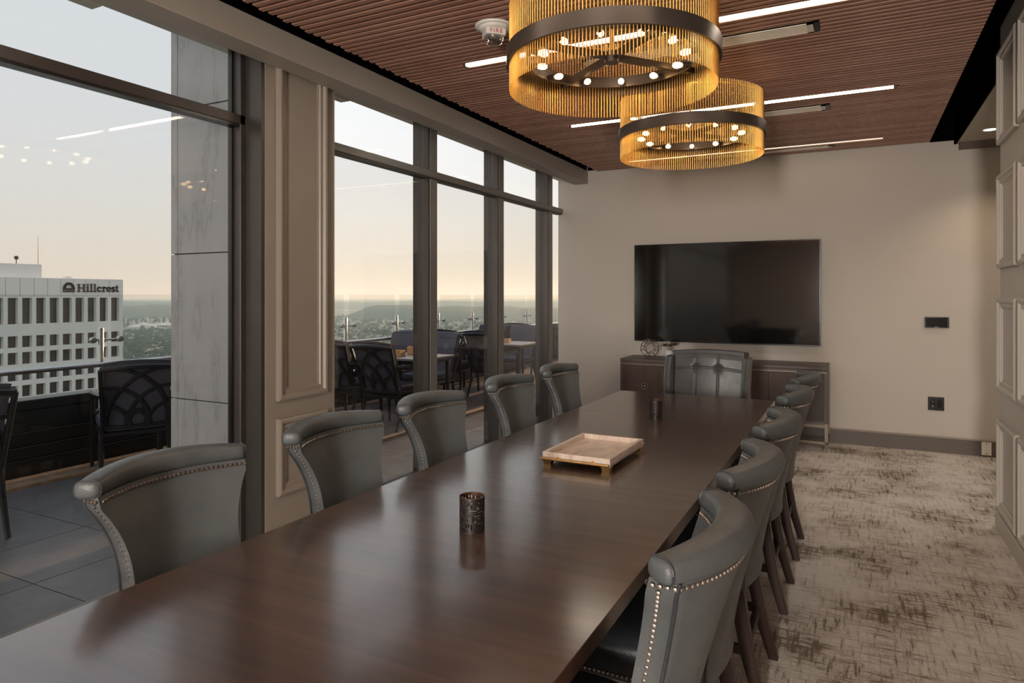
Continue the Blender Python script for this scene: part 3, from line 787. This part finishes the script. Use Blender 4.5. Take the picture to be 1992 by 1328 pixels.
# wall plates
c1_ = thing('touch_panel', 'small black touch control panel high on the far wall', 'control panel', (0.635, 7.124, 1.161))
MB().box(-0.093, 0.093, -0.022, 0, -0.048, 0.048).obj('housing', M['bpl'], c1_, bevel=0.004)
MB().box(-0.086, 0.08, -0.024, -0.021, -0.041, 0.041).obj('touch_screen', M['dev'], c1_)
MB().box(-0.018, 0.012, -0.0245, -0.0225, -0.044, -0.040).obj('indicator', M['mark'], c1_)
c2_ = thing('outlet_plate', 'black two-gang outlet plate on the far wall below the control panel', 'outlet', (0.63, 7.124, 0.432))
MB().box(-0.062, 0.062, -0.007, 0, -0.06, 0.06).obj('plate', M['bpl'], c2_, bevel=0.002)
MB().box(0.010, 0.042, -0.010, -0.006, -0.034, 0.034).obj('rocker', M['dev'], c2_, bevel=0.001)
MB().box(-0.044, -0.010, -0.009, -0.006, -0.034, 0.034).obj('socket', M['dev'], c2_, bevel=0.001)
MB().box(-0.032, -0.029, -0.0098, -0.0085, 0.012, 0.022).box(-0.024, -0.021, -0.0098, -0.0085, 0.012, 0.022).box(-0.032, -0.029, -0.0098, -0.0085, -0.022, -0.012).box(-0.024, -0.021, -0.0098, -0.0085, -0.022, -0.012).box(-0.034, -0.016, -0.0098, -0.0085, -0.030, -0.027).obj('contact', M['mark'], c2_)
c3_ = thing('blank_plate', 'cream blank wall plate on the dark baseboard at far right', 'outlet', (1.002, 7.108, 0.069))
MB().box(-0.036, 0.036, -0.006, 0, -0.057, 0.057).obj('plate', M['vent'], c3_, bevel=0.002)
for z in (-0.042, 0.042): MB().lathe([(0.005, 0), (0.004, 0.002)], 10, M=Matrix.Translation((0, -0.006, z)) @ Matrix.Rotation(PI/2, 4, 'X')).obj('screw', M['dkmetal'], c3_)

# ================================================================ table-top things
ty = thing('serving_tray', 'pale stone serving tray with brass handle bars in the middle of the table', 'tray', (-0.927, 2.535, 0.76), -0.02)
hx, hy = 0.135, 0.20
base = MB().box(-hx, hx, -hy, hy, 0.018, 0.028); base.obj('tray_base', M['tray'], ty, bevel=0.001)
for (a, b_, c_, d_) in ((-hx, hx, -hy, -hy+0.015), (-hx, hx, hy-0.015, hy), (-hx, -hx+0.015, -hy+0.0152, hy-0.0152), (hx-0.015, hx, -hy+0.0152, hy-0.0152)):
    MB().box(a, b_, c_, d_, 0.0181, 0.048).obj('rim', M['tray'], ty, bevel=0.0015)
for sx in (-1, 1):
    for sy in (-1, 1):
        fx, fy = sx*(hx-0.018), sy*(hy-0.018)
        MB().sweep([[Vector((fx+a*r, fy+b_*r, z)) for a, b_ in ((-1,-1),(1,-1),(1,1),(-1,1))] for z, r in ((0.018, 0.018), (0.0, 0.013))]).obj('foot', M['brass'], ty)
for sy in (-1, 1):
    h = MB().tube([(-hx-0.0, sy*(hy+0.014), 0.026), (hx+0.0, sy*(hy+0.014), 0.026)], 0.005, 10)
    for sx in (-0.07, 0.07): h.tube([(sx, sy*(hy-0.002), 0.030), (sx, sy*(hy+0.014), 0.027)], 0.006, 8)
    h.obj('handle', M['brass'], ty, smooth=True)

def candle(name, label, x, y, seed):
    r = random.Random(seed)
    t = thing(name, label, 'candle holder', (x, y, 0.76), group='perforated candle holders on the table')
    nu, nv = 60, 40; R = 0.0345; H_ = 0.094
    hole = [[False]*nv for _ in range(nu)]
    # woven slots
    for k in range(900):
        i, j = r.randrange(nu), r.randrange(3, nv-4)
        if r.random() < 0.55: cells = [((i+q) % nu, j) for q in range(r.choice((4, 5, 7)))]
        else: cells = [(i, j+q) for q in range(r.choice((4, 5, 6))) if j+q < nv-3]
        halo = set()
        for (a, b_) in cells:
            for da, db in ((0, 0), (1, 0), (-1, 0), (0, 1), (0, -1)): halo.add(((a+da) % nu, b_+db))
        if any(hole[a][b_] for a, b_ in halo if 0 <= b_ < nv): continue
        for a, b_ in cells: hole[a][b_] = True
    for side, rad, mat in (('outer', R, M['cup']), ('inner', R-0.0012, M['copper'])):
        vs = [(rad*math.cos(2*PI*i/nu), rad*math.sin(2*PI*i/nu), H_*j/nv) for i in range(nu) for j in range(nv+1)]
        fs = []
        for i in range(nu):
            for j in range(nv):
                if not hole[i][j]:
                    i2 = (i+1) % nu
                    fs.append((i*(nv+1)+j, i2*(nv+1)+j, i2*(nv+1)+j+1, i*(nv+1)+j+1))
        me = bpy.data.meshes.new('sleeve'); me.from_pydata(vs, [], fs); me.materials.append(mat)
        me.polygons.foreach_set('use_smooth', [True]*len(me.polygons))
        link('sleeve' if side == 'outer' else 'lining', me, t)
    MB().lathe([(R, 0.0), (R, 0.003), (0, 0.003)], 48).obj('base', M['cup'], t)
    MB().lathe([(R-0.0014, H_-0.001), (R+0.0006, H_-0.001), (R+0.0006, H_+0.001), (R-0.0014, H_+0.001)], 48, close=True).obj('lip', M['copper'], t)
candle('candle_holder', 'dark perforated metal candle holder on the near half of the table', -0.936, 1.59, 3)
candle('candle_holder', 'dark perforated metal candle holder near the far end of the table', -0.94, 3.49, 4)
# ================================================================ chandeliers
M['bulb'] = emit('warm_filament', (1.0, 0.7, 0.4), 60.0)
M['bulbglass'] = emit('warm_glowing_bulb', (1.0, 0.60, 0.26), 22.0)
def chandelier(name, label, x, y):
    t = thing(name, label, 'chandelier', (x, y, 0), group='brass rod drum chandeliers above the table')
    def ringm(r0, r1, z0, z1, nm, mat, par, n=96):
        return MB().lathe([(r0, z0), (r1, z0), (r1, z1), (r0, z1)], n, close=True).obj(nm, mat, par, smooth=True, angle=35)
    ringm(0.437, 0.447, 2.378, 2.438, 'outer_band', M['dkmetal'], t)
    ringm(0.437, 0.4475, 2.374, 2.379, 'band_edge', M['dkmetal'], t)
    inn = ringm(0.355, 0.361, 2.391, 2.440, 'inner_ring', M['dkmetal'], t)
    n = 192
    rod = MB().lathe([(0.0026, 2.268), (0.0026, 2.625)], 6).mesh('rod', M['gold'], smooth=True)
    for k in range(n):
        a = 2*PI*(k+0.5)/n
        link('rod', rod, t, (0.4325*math.cos(a), 0.4325*math.sin(a), 0))
    ringm(0.4290, 0.4298, 2.600, 2.606, 'top_hoop', M['gold'], t)
    for k in range(4):
        a = PI/4 + k*PI/2 + 0.12
        R_ = Matrix.Rotation(a, 4, 'Z')
        MB().box(0.02, 0.438, -0.012, 0.012, 2.398, 2.424, M=R_).obj('arm', M['dkmetal'], t, bevel=0.001)
    MB().lathe([(0.0, 2.385), (0.03, 2.385), (0.03, 2.43), (0.0, 2.43)], 20).obj('hub', M['dkmetal'], t, smooth=True)
    MB().lathe([(0.007, 2.43), (0.007, 2.765)], 12).obj('stem', M['gold'], t, smooth=True)
    MB().lathe([(0.0, 2.75), (0.065, 2.752), (0.07, 2.76), (0.07, 2.779), (0, 2.779)], 32).obj('canopy', M['dkmetal'], t, smooth=True)
    sock = MB().lathe([(0.0, 0.0), (0.013, 0.0), (0.013, 0.028), (0.009, 0.032), (0, 0.032)], 14).mesh('socket', M['dkmetal'], smooth=True)
    bul = MB().lathe([(0.0, 0.030), (0.008, 0.030), (0.012, 0.044), (0.0135, 0.054), (0.012, 0.064), (0.007, 0.072), (0.0, 0.075)], 14).mesh('bulb', M['bulbglass'], smooth=True)
    fil = MB().lathe([(0.0, 0.040), (0.0042, 0.043), (0.0048, 0.055), (0.003, 0.064), (0, 0.066)], 8).mesh('filament', M['bulb'], smooth=True)
    for k in range(12):
        a = 2*PI*(k+0.35)/12
        Mx = Matrix.Rotation(a, 4, 'Z') @ Matrix.Translation((0.355, 0, 2.406)) @ Matrix.Rotation(-PI/2-0.12, 4, 'Y')
        s = link('socket', sock, t); s.matrix_local = Mx
        b1 = link('bulb', bul, s); link('filament', fil, s)
    return t
chandelier('chandelier', 'large brass rod drum chandelier with a dark band, nearer the camera', -0.925, 2.735)
chandelier('chandelier', 'brass rod drum chandelier with a dark band, farther over the table', -0.93, 4.27)

# ================================================================ fire strobe
fa = thing('fire_strobe', 'round white ceiling fire alarm strobe marked FIRE', 'fire alarm', (-1.655, 3.03, 2.78))
MB().lathe([(0.0, -0.012), (0.092, -0.012), (0.096, -0.008), (0.096, 0), (0, 0)], 40).obj('base_plate', M['white'], fa, smooth=True, angle=50)
MB().lathe([(0.0, -0.028), (0.066, -0.026), (0.078, -0.013), (0.078, -0.011)], 36).obj('collar', M['white'], fa, smooth=True, angle=50)
ang = math.atan2(-3.03, 1.655)
Rz = Matrix.Rotation(ang+0.25, 4, 'Z')
MB().box(-0.045, 0.052, -0.052, 0.052, -0.060, -0.026, M=Rz).obj('housing', M['white'], fa, bevel=0.006, bseg=2)
M['lens'] = glass('clear_strobe_lens', (0.80, 0.80, 0.82), 1.6)
MB().lathe([(0.0, -0.102), (0.024, -0.099), (0.042, -0.086), (0.052, -0.062), (0.052, -0.058)], 24, M=Rz).obj('strobe_lens', M['lens'], fa, smooth=True)
MB().tube([Rz @ Vector((0, -0.03, -0.068)), Rz @ Vector((0, 0.03, -0.068))], 0.006, 8).obj('flash_tube', M['steel'], fa, smooth=True)
refl = MB()
for k in range(10):
    a = 2*PI*k/10; refl.tube([Rz @ Vector((0.03*math.cos(a), 0.03*math.sin(a), -0.060)), Rz @ Vector((0.040*math.cos(a), 0.040*math.sin(a), -0.074))], 0.003, 5)
refl.obj('lens_facet', M['steel'], fa)
tx = bpy.data.curves.new('lettering', 'FONT'); tx.body = 'FIRE'; tx.size = 0.030; tx.align_x = 'CENTER'; tx.align_y = 'CENTER'; tx.extrude = 0.0005; tx.space_character = 1.25
to = bpy.data.objects.new('lettering', tx); C.objects.link(to)
bpy.context.view_layer.update()
me = bpy.data.meshes.new_from_object(to.evaluated_get(bpy.context.evaluated_depsgraph_get())); bpy.data.objects.remove(to)
me.materials.clear(); me.materials.append(M['red'])
lt = link('lettering', me, fa); lt['label'] = 'red letters FIRE'
lt.matrix_local = Rz @ Matrix.Translation((0.0527, 0, -0.043)) @ Matrix.Rotation(PI/2, 4, 'Z') @ Matrix.Rotation(PI/2, 4, 'X')

# ================================================================ patio furniture
def patio_chair(label, loc, rz, group='patio chairs on the terrace'):
    """faces -x local; back at +x; lattice of crossing arcs in the back"""
    t = thing('patio_chair', label, 'chair', loc, rz, group)
    def back(u, v):            # u lateral -1..1, v 0..1 height
        z = 0.40 + 0.46*v
        return Vector((0.20 + 0.17*v + 0.03*(1-u*u)*1.0, u*(0.225+0.035*v), z + 0.02*(1-u*u)*v))
    fr = MB()
    for s in (-1, 1):
        fr.tube([back(s, v) for v in (0, .25, .5, .75, 1.0)] , 0.017, 8)
        p = back(s, 0)
        MB().tube([p+Vector((-0.01, 0, 0.02)), (0.17, s*0.235, 0.25), (0.27, s*0.245, 0.0)], [0.018, 0.019, 0.015], 8).obj('leg', M['patio'], t, smooth=True)
        MB().tube([(-0.27, s*0.25, 0.60), (-0.265, s*0.25, 0.36), (-0.29, s*0.255, 0.0)], [0.018, 0.02, 0.014], 8).obj('leg', M['patio'], t, smooth=True)
        MB().tube([back(s, 0.55), (0.1, s*0.262, 0.645), (-0.1, s*0.27, 0.64), (-0.25, s*0.265, 0.615), (-0.30, s*0.26, 0.585)], [0.014, 0.019, 0.021, 0.021, 0.014], 8, flat=1.5).obj('arm', M['patio'], t, smooth=True)
    fr.tube([back(u, 1.0) for u in (-1, -.5, 0, .5, 1)], 0.022, 8)
    fr.tube([back(u, 0.0) for u in (-1, 0, 1)], 0.016, 8)
    fr.obj('back_frame', M['patio'], t, smooth=True)
    la = MB()
    for s in (-1, 1):
        for (u0, v0, r) in ((-1, 0.0, 0.75), (-1, 0.0, 1.35), (-1, 0.0, 1.95), (-0.2, 0.0, 0.55)):
            pts = []
            for k in range(13):
                a = (PI/2)*k/12
                u = u0 + r*math.cos(a); v = v0 + r*0.5*math.sin(a)*1.02
                if u <= 1.0 and v <= 1.0: pts.append(back(u*s, v) + Vector((0.004, 0, 0)))
            if len(pts) > 1: la.tube(pts, 0.015, 6, flat=0.5)
    la.obj('lattice', M['patio'], t, smooth=True)
    bc = []
    for v, k in ((0.03, 0.7), (0.06, 0.95), (0.3, 1), (0.7, 1), (1.02, 1), (1.08, 0.85), (1.10, 0.5)):
        f = [back(u*0.92, v) + Vector((-0.022, 0, 0)) for u in (-1, -.5, 0, .5, 1)]
        g_ = [back(u*0.90, v) + Vector((-0.022-0.085*k, 0, 0)) for u in (1, .5, 0, -.5, -1)]
        bc.append(f+g_)
    MB().sweep(bc).obj('back_cushion', M['cushion'], t, smooth=True, angle=60)
    MB().box(-0.29, 0.19, -0.235, 0.235, 0.36, 0.45).obj('seat_cushion', M['cushion'], t, bevel=0.03, bseg=2, smooth=True)
    MB().box(-0.28, 0.20, -0.24, 0.24, 0.325, 0.36).obj('seat_frame', M['patio'], t, bevel=0.008)
    return t
pc = patio_chair('patio chair with fan lattice back, beside the steel post in the left window', (-5.22, 3.46, -0.014), math.radians(-26))
def place(label, x, y, deg, z=0.012): return dup(pc, (x, y, z), math.radians(deg), label)
pclist = [
 ('patio chair half hidden behind the marble column', -5.20, 4.10, -10, -0.014),
 ('patio chair cut off by the left edge of the photo', -4.74, 2.0, -15, -0.014),
 ('patio chair with lattice back toward the room, at the first patio table beyond the pillar', -4.41, 5.82, -90, .012),
 ('patio chair partly hidden by the right edge of the pillar', -5.06, 5.86, -88, .012),
 ('cushioned patio chair facing the room behind the first patio table, nearer the railing', -5.30, 7.02, 90, .012),
 ('cushioned patio chair facing the room, seen through the middle pane beside the first mullion', -4.70, 6.95, 92, .012),
 ('patio chair with its back to the room beside the second mullion', -4.50, 8.20, -90, .012),
 ('patio chair by the railing with its back to the room, behind the middle pane', -5.15, 8.22, -88, .012),
 ('cushioned patio chair facing the room by the railing at the second patio table', -5.30, 9.36, 90, .012),
 ('cushioned patio chair with sunlit arm facing the room in the last pane', -4.70, 9.32, 90, .012),
 ('farthest patio chair by the railing in the last pane', -5.20, 10.65, -90, .012),
 ('patio chair against the last mullion with its back to the room', -4.55, 10.60, -90, .012),
]
for lb, x, y, d, z in pclist: place(lb, x, y, d, z)
def patio_table(label, x, y, rz=0.0):
    t = thing('patio_table', label, 'table', (x, y, 0.012), rz, group='patio tables on the terrace')
    k = 6
    pl_ = MB().box(-0.66, 0.66, -0.052, 0.052, 0.70, 0.724).mesh('plank', M['patiotop'], bevel=0.003)
    for i in range(k): link('plank', pl_, t, (0, -0.33+0.055+0.11*i, 0))
    MB().box(-0.62, 0.62, -0.30, 0.30, 0.66, 0.70).obj('frame', M['patio'], t, bevel=0.005)
    for sx in (-1, 1):
        for sy in (-1, 1): MB().tube([(sx*0.60, sy*0.27, 0.68), (sx*0.61, sy*0.28, 0)], [0.022, 0.016], 8).obj('leg', M['patio'], t, smooth=True)
    return t
patio_table('slatted patio table in the first right pane, with two wooden boxes on top', -4.70, 6.14, 0.0)
patio_table('slatted patio table in the last pane, with one wooden box on top', -4.70, 8.50, 0.0)
def caddy(label, x, y, rz, w=0.30, h=0.07):
    t = thing('wooden_caddy', label, 'box', (x, y, 0.737), rz, group='wooden caddies on the patio tables')
    MB().box(-w/2, w/2, -0.05, 0.05, 0, 0.008).obj('bottom', M['caddy'], t)
    for a in (-1, 1):
        MB().box(-w/2, w/2, a*0.05-0.004, a*0.05+0.004, 0.008, h).obj('side', M['caddy'], t)
        MB().box(a*(w/2-0.004)-0.004, a*(w/2-0.004)+0.004, -0.0455, 0.0455, 0.008, h).obj('end', M['caddy'], t)
caddy('long wooden caddy lying on the first patio table', -4.55, 5.98, 0.1)
caddy('taller wooden caddy at the back edge of the first patio table', -4.45, 6.28, 0.3, 0.14, 0.09)
caddy('orange wooden caddy on the far patio table', -4.50, 8.42, 0.1, 0.30, 0.06)

# ================================================================ office building across the street
XB = -175.0
M['concrete'] = simple('pale_precast_concrete', (0.80, 0.775, 0.735), 0.8, var=0.04, scale=0.2)
M['officeglass'] = simple('dark_office_glass', (0.055, 0.045, 0.040), 0.25, var=0.35, scale=0.5)
M['sign'] = simple('dark_sign_letters', (0.11, 0.09, 0.075), 0.5)
bd = thing('office_building', 'white concrete office tower with dark square windows and the sign Hillcrest', 'building', (0, 0, 0))
Y0, DY = 86.86, 3.04
cols = [Y0+DY*k for k in range(-9, 9)]
yE = 113.4; yS = cols[0]-DY/2
rows = [(-5.24, 0.9), (-10.74, -8.05), (-14.7, -11.9), (-18.55, -15.85), (-22.4, -19.7), (-26.25, -23.55), (-30.1, -27.4), (-33.95, -31.25), (-37.8, -35.1)]
MB().box(XB-30, XB-0.9, yS, yE, -100, 5.0).obj('core', M['concrete'], bd)
wd = 1.82
hb = MB()
zs = [5.0] + [z for r in rows for z in (r[1], r[0])] + [-100]
zb = [( rows[0][1], 1.35)] + [(rows[i+1][1], rows[i][0]) for i in range(len(rows)-1)] + [(-100, rows[-1][0])]
for (a, b_) in zb: hb.box(XB-0.9, XB, yS, yE, a, b_)
hb.obj('spandrels', M['concrete'], bd)
pr = []
for i, c_ in enumerate(cols):
    a = c_+wd/2; b_ = (cols[i+1]-wd/2) if i+1 < len(cols) else yE
    v = MB()
    for r in rows: v.prism([(XB-0.9, a), (XB-0.9, b_), (XB+0.05, b_-0.16), (XB+0.05, a+0.16)], 'z', r[0], r[1])
    v.obj('pier', M['concrete'], bd)
for z0, z1 in rows:
    me = MB().box(XB-0.88, XB-0.80, -wd/2-0.01, wd/2+0.01, z0-0.01, z1+0.01)
    me.box(XB-0.80, XB-0.74, -wd/2, wd/2, z0+(z1-z0)*0.42 if z1-z0 > 4 else z1-0.1, (z0+(z1-z0)*0.45) if z1-z0 > 4 else z1)
    me = me.mesh('window', M['officeglass'])
    for c_ in cols: link('window', me, bd, (0, c_, 0))
for i in range(len(cols)):
    a = cols[i]-DY/2; b_ = a+DY if i+1 < len(cols) else yE
    MB().box(XB-0.8, XB+0.02, a+0.05, b_-0.05, 1.40, 5.72).obj('parapet_panel', M['concrete'], bd, bevel=0.03)
MB().box(XB-28, XB-3, yS, 94.7, 5.0, 9.04).obj('penthouse', M['concrete'], bd)
MB().tube([(XB-6, 95.5, 5), (XB-6, 95.5, 16.2)], [0.12, 0.05], 6).obj('antenna', M['dkmetal'], bd)
MB().tube([(XB-6, 90.6, 9), (XB-6, 90.6, 10.3)], 0.1, 6).sphere((XB-6, 90.6, 10.6), 0.5).obj('roof_beacon', M['dkmetal'], bd)
MB().box(XB-4, XB-2.6, 100.2, 101.6, 5.7, 6.3).obj('roof_vent', M['concrete'], bd)
# sign: slab-serif letters drawn stroke by stroke
def letter(strokes, y0, s, z0, name='sign_letter'):
    mb = MB()
    for st_ in strokes:
        w_ = st_[0]; pts = st_[1:]
        for (a, b_) in zip(pts[:-1], pts[1:]):
            d = Vector((b_[0]-a[0], b_[1]-a[1])); L_ = d.length; d.normalize(); n_ = Vector((-d.y, d.x))*w_/2; e = d*min(w_*0.18, 0.05)
            q = [Vector(a)-e+n_, Vector(a)-e-n_, Vector(b_)+e-n_, Vector(b_)+e+n_]
            mb.prism([(y0+p.x*s, z0+p.y*s) for p in q], 'x', XB+0.03, XB+0.30)
    return mb.obj(name, M['sign'], bd)
def arcp(cx_, cy_, rx, ry, a0, a1, n=10): return [(cx_+rx*math.cos(math.radians(a0+(a1-a0)*i/n)), cy_+ry*math.sin(math.radians(a0+(a1-a0)*i/n))) for i in range(n+1)]
t_ = 0.19; sf = 0.09
LT = {
 'H': (1.12, [(t_, (0.2, 0), (0.2, 1)), (t_, (0.86, 0), (0.86, 1)), (0.13, (0.2, 0.52), (0.86, 0.52)), (sf, (0.02, 0.045), (0.38, 0.045)), (sf, (0.68, 0.045), (1.04, 0.045)), (sf, (0.02, 0.955), (0.38, 0.955)), (sf, (0.68, 0.955), (1.04, 0.955))]),
 'i': (0.46, [(t_, (0.22, 0), (0.22, 0.68)), (0.2, (0.22, 0.84), (0.22, 1.02)), (sf, (0.04, 0.045), (0.40, 0.045)), (sf, (0.06, 0.64), (0.22, 0.64))]),
 'l': (0.46, [(t_, (0.22, 0), (0.22, 1.04)), (sf, (0.04, 0.045), (0.40, 0.045)), (sf, (0.06, 1.0), (0.22, 1.0))]),
 'c': (0.66, [(0.16, *arcp(0.34, 0.35, 0.24, 0.28, 45, 318, 14)), (0.17, (0.50, 0.50), (0.55, 0.58))]),
 'r': (0.60, [(t_, (0.22, 0), (0.22, 0.68)), (sf, (0.04, 0.045), (0.42, 0.045)), (sf, (0.06, 0.64), (0.22, 0.64)), (0.14, *arcp(0.42, 0.38, 0.18, 0.25, 170, 60, 6)), (0.16, (0.48, 0.60), (0.54, 0.52))]),
 'e': (0.68, [(0.16, *arcp(0.34, 0.35, 0.24, 0.28, 0, 318, 16)), (0.10, (0.14, 0.36), (0.58, 0.36))]),
 's': (0.58, [(0.15, *arcp(0.28, 0.50, 0.18, 0.14, 40, 250, 9), *arcp(0.28, 0.19, 0.19, 0.15, 80, -150, 9)), (0.1, (0.45, 0.5), (0.45, 0.64)), (0.1, (0.08, 0.05), (0.08, 0.2))]),
 't': (0.46, [(t_, (0.2, 0.12), (0.2, 0.88)), (sf, (0.02, 0.63), (0.40, 0.63)), (0.14, *arcp(0.31, 0.14, 0.11, 0.09, 180, 330, 6))]),
}
yy = 101.35; S_ = 1.92
for chh in 'Hillcrest':
    wdt, stk = LT[chh]; letter(stk, yy, S_, 2.42); yy += wdt*S_*1.02
# emblem: half-round fan of arches
em = []
ec = (1.13, 0.0)
em.append((0.16, *arcp(0.62, 0.38, 0.60, 0.70, 0, 180, 16)))
em.append((0.07, *arcp(0.62, 0.38, 0.42, 0.50, 0, 180, 14)))
for q in range(7):
    a = math.radians(10+q*26.6)
    em.append((0.05, (0.62+0.40*math.cos(a), 0.38+0.48*math.sin(a)), (0.62+0.58*math.cos(a), 0.38+0.68*math.sin(a))))
for s in (-1, 1): em.append((0.16, (0.62+s*0.60, 0.0), (0.62+s*0.60, 0.42)))
em.append((0.10, (0.05, 0.02), (1.19, 0.02)))
for cx_ in (0.36, 0.62, 0.88): em.append((0.07, (cx_-0.1, 0.0), (cx_-0.1, 0.3), *arcp(cx_, 0.3, 0.1, 0.14, 180, 0, 6), (cx_+0.1, 0.0)))
letter(em, 98.05, S_*1.06, 2.40, 'sign_emblem')

# ================================================================ landscape
GZ = -100.0
m, t, b = newmat('valley_ground'); M['ground'] = m
v = coords(t, (1, 1, 1))
f1 = noise(t, v, 0.004, 8, 0.72); f2 = noise(t, coords(t, (0.03, 0.03, 0.03)), 1, 4, 0.7)
s_ = math_(t, 'ADD', math_(t, 'MULTIPLY', f1, 0.6), math_(t, 'MULTIPLY', f2, 0.4))
t.links.new(rampn(t, s_, [(0.38, (0.035, 0.055, 0.028)), (0.48, (0.07, 0.09, 0.05)), (0.54, (0.20, 0.19, 0.16)), (0.60, (0.09, 0.10, 0.06)), (0.72, (0.30, 0.28, 0.24))]), b.inputs['Base Color'])
b.inputs['Roughness'].default_value = 0.95
m, t, b = newmat('wooded_hill'); M['hill'] = m
f1 = noise(t, coords(t, (1, 1, 1)), 0.02, 6, 0.7)
t.links.new(rampn(t, f1, [(0.35, (0.025, 0.04, 0.022)), (0.65, (0.06, 0.08, 0.04))]), b.inputs['Base Color'])
b.inputs['Roughness'].default_value = 1.0
gd = MB().add([(-26000, -9000, GZ), (600, -9000, GZ), (600, 27000, GZ), (-26000, 27000, GZ)], [(0, 1, 2, 3)]).obj('valley_ground', M['ground'])
struct(gd, 'hazy green valley floor stretching to the horizon', 'valley')
def ridge(label, az0, az1, dist, depth, h, seed, rise=0.12, n=70):
    """wooded ridge: a real heightfield strip across compass angles az0..az1 (deg left of the room axis)"""
    r = random.Random(seed); ph = [r.uniform(0, 6.28) for _ in range(6)]
    A = Vector((-math.sin(math.radians(az0))*dist, math.cos(math.radians(az0))*dist, 0))
    B = Vector((-math.sin(math.radians(az1))*dist, math.cos(math.radians(az1))*dist, 0))
    ax = (B-A).normalized(); nr = Vector((-ax.y, ax.x, 0)); 
    if nr.dot(A) < 0: nr = -nr
    L_ = (B-A).length; vs = []; fs = []; m_ = 14
    for i in range(n+1):
        u = i/n
        env = min(1, u/rise)**1.0 * min(1, (1-u)/rise)
        env = env*env*(3-2*env)
        prof = 0.88 + 0.06*math.sin(u*7+ph[0]) + 0.03*math.sin(u*17+ph[1]) + 0.015*math.sin(u*41+ph[2])
        for k in range(m_+1):
            w_ = k/m_; hh = math.sin(PI*min(1, w_*1.0))**0.8
            p = A + ax*(L_*u) + nr*depth*(w_-0.5)
            wob = 1 + 0.08*math.sin(w_*9+u*23+ph[3]) + 0.05*math.sin(u*60+w_*5+ph[4])
            vs.append((p.x, p.y, GZ - 2 + h*env*prof*hh*wob))
    for i in range(n):
        for k in range(m_):
            a = i*(m_+1)+k; fs.append((a, a+m_+1, a+m_+2, a+1))
    o = MB().add(vs, fs).obj('hill_ridge', M['hill'], smooth=True)
    struct(o, label, 'hill'); return o
ridge('flat-topped dark ridge seen beyond the glass railing in the right window', 40.6, 5, 3300, 900, 60, 1, 0.07)
ridge('low wooded hill behind the factory at left', 70, 46, 4300, 1200, 62, 2, 0.15)
ridge('long middle ridge below the horizon', 75, 2, 7500, 1800, 62, 3, 0.1)
ridge('pale farthest ridge on the horizon', 80, -2, 14000, 3000, 55, 4, 0.1)
# town: houses, sheds, trees; far too small and many to tell apart
M['house'] = simple('pale_roofs', (0.45, 0.43, 0.40), 0.8, var=0.4, scale=0.02)
M['tree'] = simple('tree_crowns', (0.035, 0.055, 0.022), 1.0, var=0.4, scale=0.05)
hs = MB(); tr = MB()
def scatter(n, d0, d1, fn):
    for _ in range(n):
        az = math.radians(rnd.choice((rnd.uniform(52, 58), rnd.uniform(23, 43)))); d = d0*(d1/d0)**rnd.random()
        fn(-math.sin(az)*d, math.cos(az)*d, d)
def house(x, y, d):
    a, b2, h = rnd.uniform(5, 16), rnd.uniform(5, 12), rnd.uniform(3, 7)
    Mx = Matrix.Translation((x, y, 0)) @ Matrix.Rotation(rnd.uniform(0, 3), 4, 'Z')
    hs.box(-a/2, a/2, -b2/2, b2/2, GZ, GZ+h, M=Mx)
def tree_(x, y, d):
    r = rnd.uniform(3, 7)
    tr.sphere((x, y, GZ+r*0.7), r, 6, 4, (1.2, 1.2, rnd.uniform(0.7, 1.2)))
scatter(1500, 800, 3200, house); scatter(4200, 700, 3400, tree_)
o = hs.obj('town_houses', M['house']); tag(o, 'scattered pale town buildings across the valley floor', 'houses', kind='stuff')
o = tr.obj('valley_trees', M['tree']); tag(o, 'scattered trees between the town buildings in the valley', 'trees', kind='stuff')
# refinery
M['tank'] = simple('white_storage_tank', (0.75, 0.74, 0.70), 0.5, var=0.05)
M['tower'] = simple('pale_process_tower', (0.5, 0.49, 0.46), 0.5, var=0.2)
rf = thing('refinery', 'distant plant of pale towers and white tanks left of the marble column', 'factory', (0, 0, 0))
for k in range(5):
    az = math.radians(56.4-0.55*k+rnd.uniform(-.1, .1)); d = 2250+rnd.uniform(-100, 200)
    MB().lathe([(16, GZ), (16, GZ+12), (9, GZ+15), (0, GZ+16)], 20, c=(-math.sin(az)*d, math.cos(az)*d, 0)).obj('tank', M['tank'], rf, smooth=True, angle=40)
tw = MB()
for k in range(46):
    az = math.radians(rnd.uniform(54.0, 57.0)); d = 2500+rnd.uniform(-150, 250); h = rnd.choice((7, 9, 12, 16, 26))
    tw.lathe([(rnd.uniform(1.8, 3.6), GZ), (2.2, GZ+h), (0, GZ+h+1)], 6, c=(-math.sin(az)*d, math.cos(az)*d, 0))
tw.obj('towers', M['tower'], rf)['kind'] = 'stuff'
sh = MB()
for k in range(22):
    az = math.radians(rnd.uniform(53.9, 57.2)); d = 2400+rnd.uniform(-250, 250)
    x, y = -math.sin(az)*d, math.cos(az)*d; sh.box(x-18, x+18, y-10, y+10, GZ, GZ+rnd.uniform(6, 12))
sh.obj('sheds', M['tower'], rf)['kind'] = 'stuff'
# evening haze lying over the valley
hm = bpy.data.materials.new('valley_haze'); hm.use_nodes = True; t = hm.node_tree; t.nodes.clear()
o_ = t.nodes.new('ShaderNodeOutputMaterial'); vsn = t.nodes.new('ShaderNodeVolumeScatter')
vsn.inputs['Color'].default_value = (0.60, 0.82, 1.0, 1); vsn.inputs['Density'].default_value = 0.00016; vsn.inputs['Anisotropy'].default_value = 0.3
t.links.new(vsn.outputs[0], o_.inputs['Volume'])
hz = MB().box(-26000, -260, -9000, 27000, GZ-3, 160).obj('valley_haze', hm)
tag(hz, 'pale haze lying over the valley and hills', 'haze', kind='stuff')
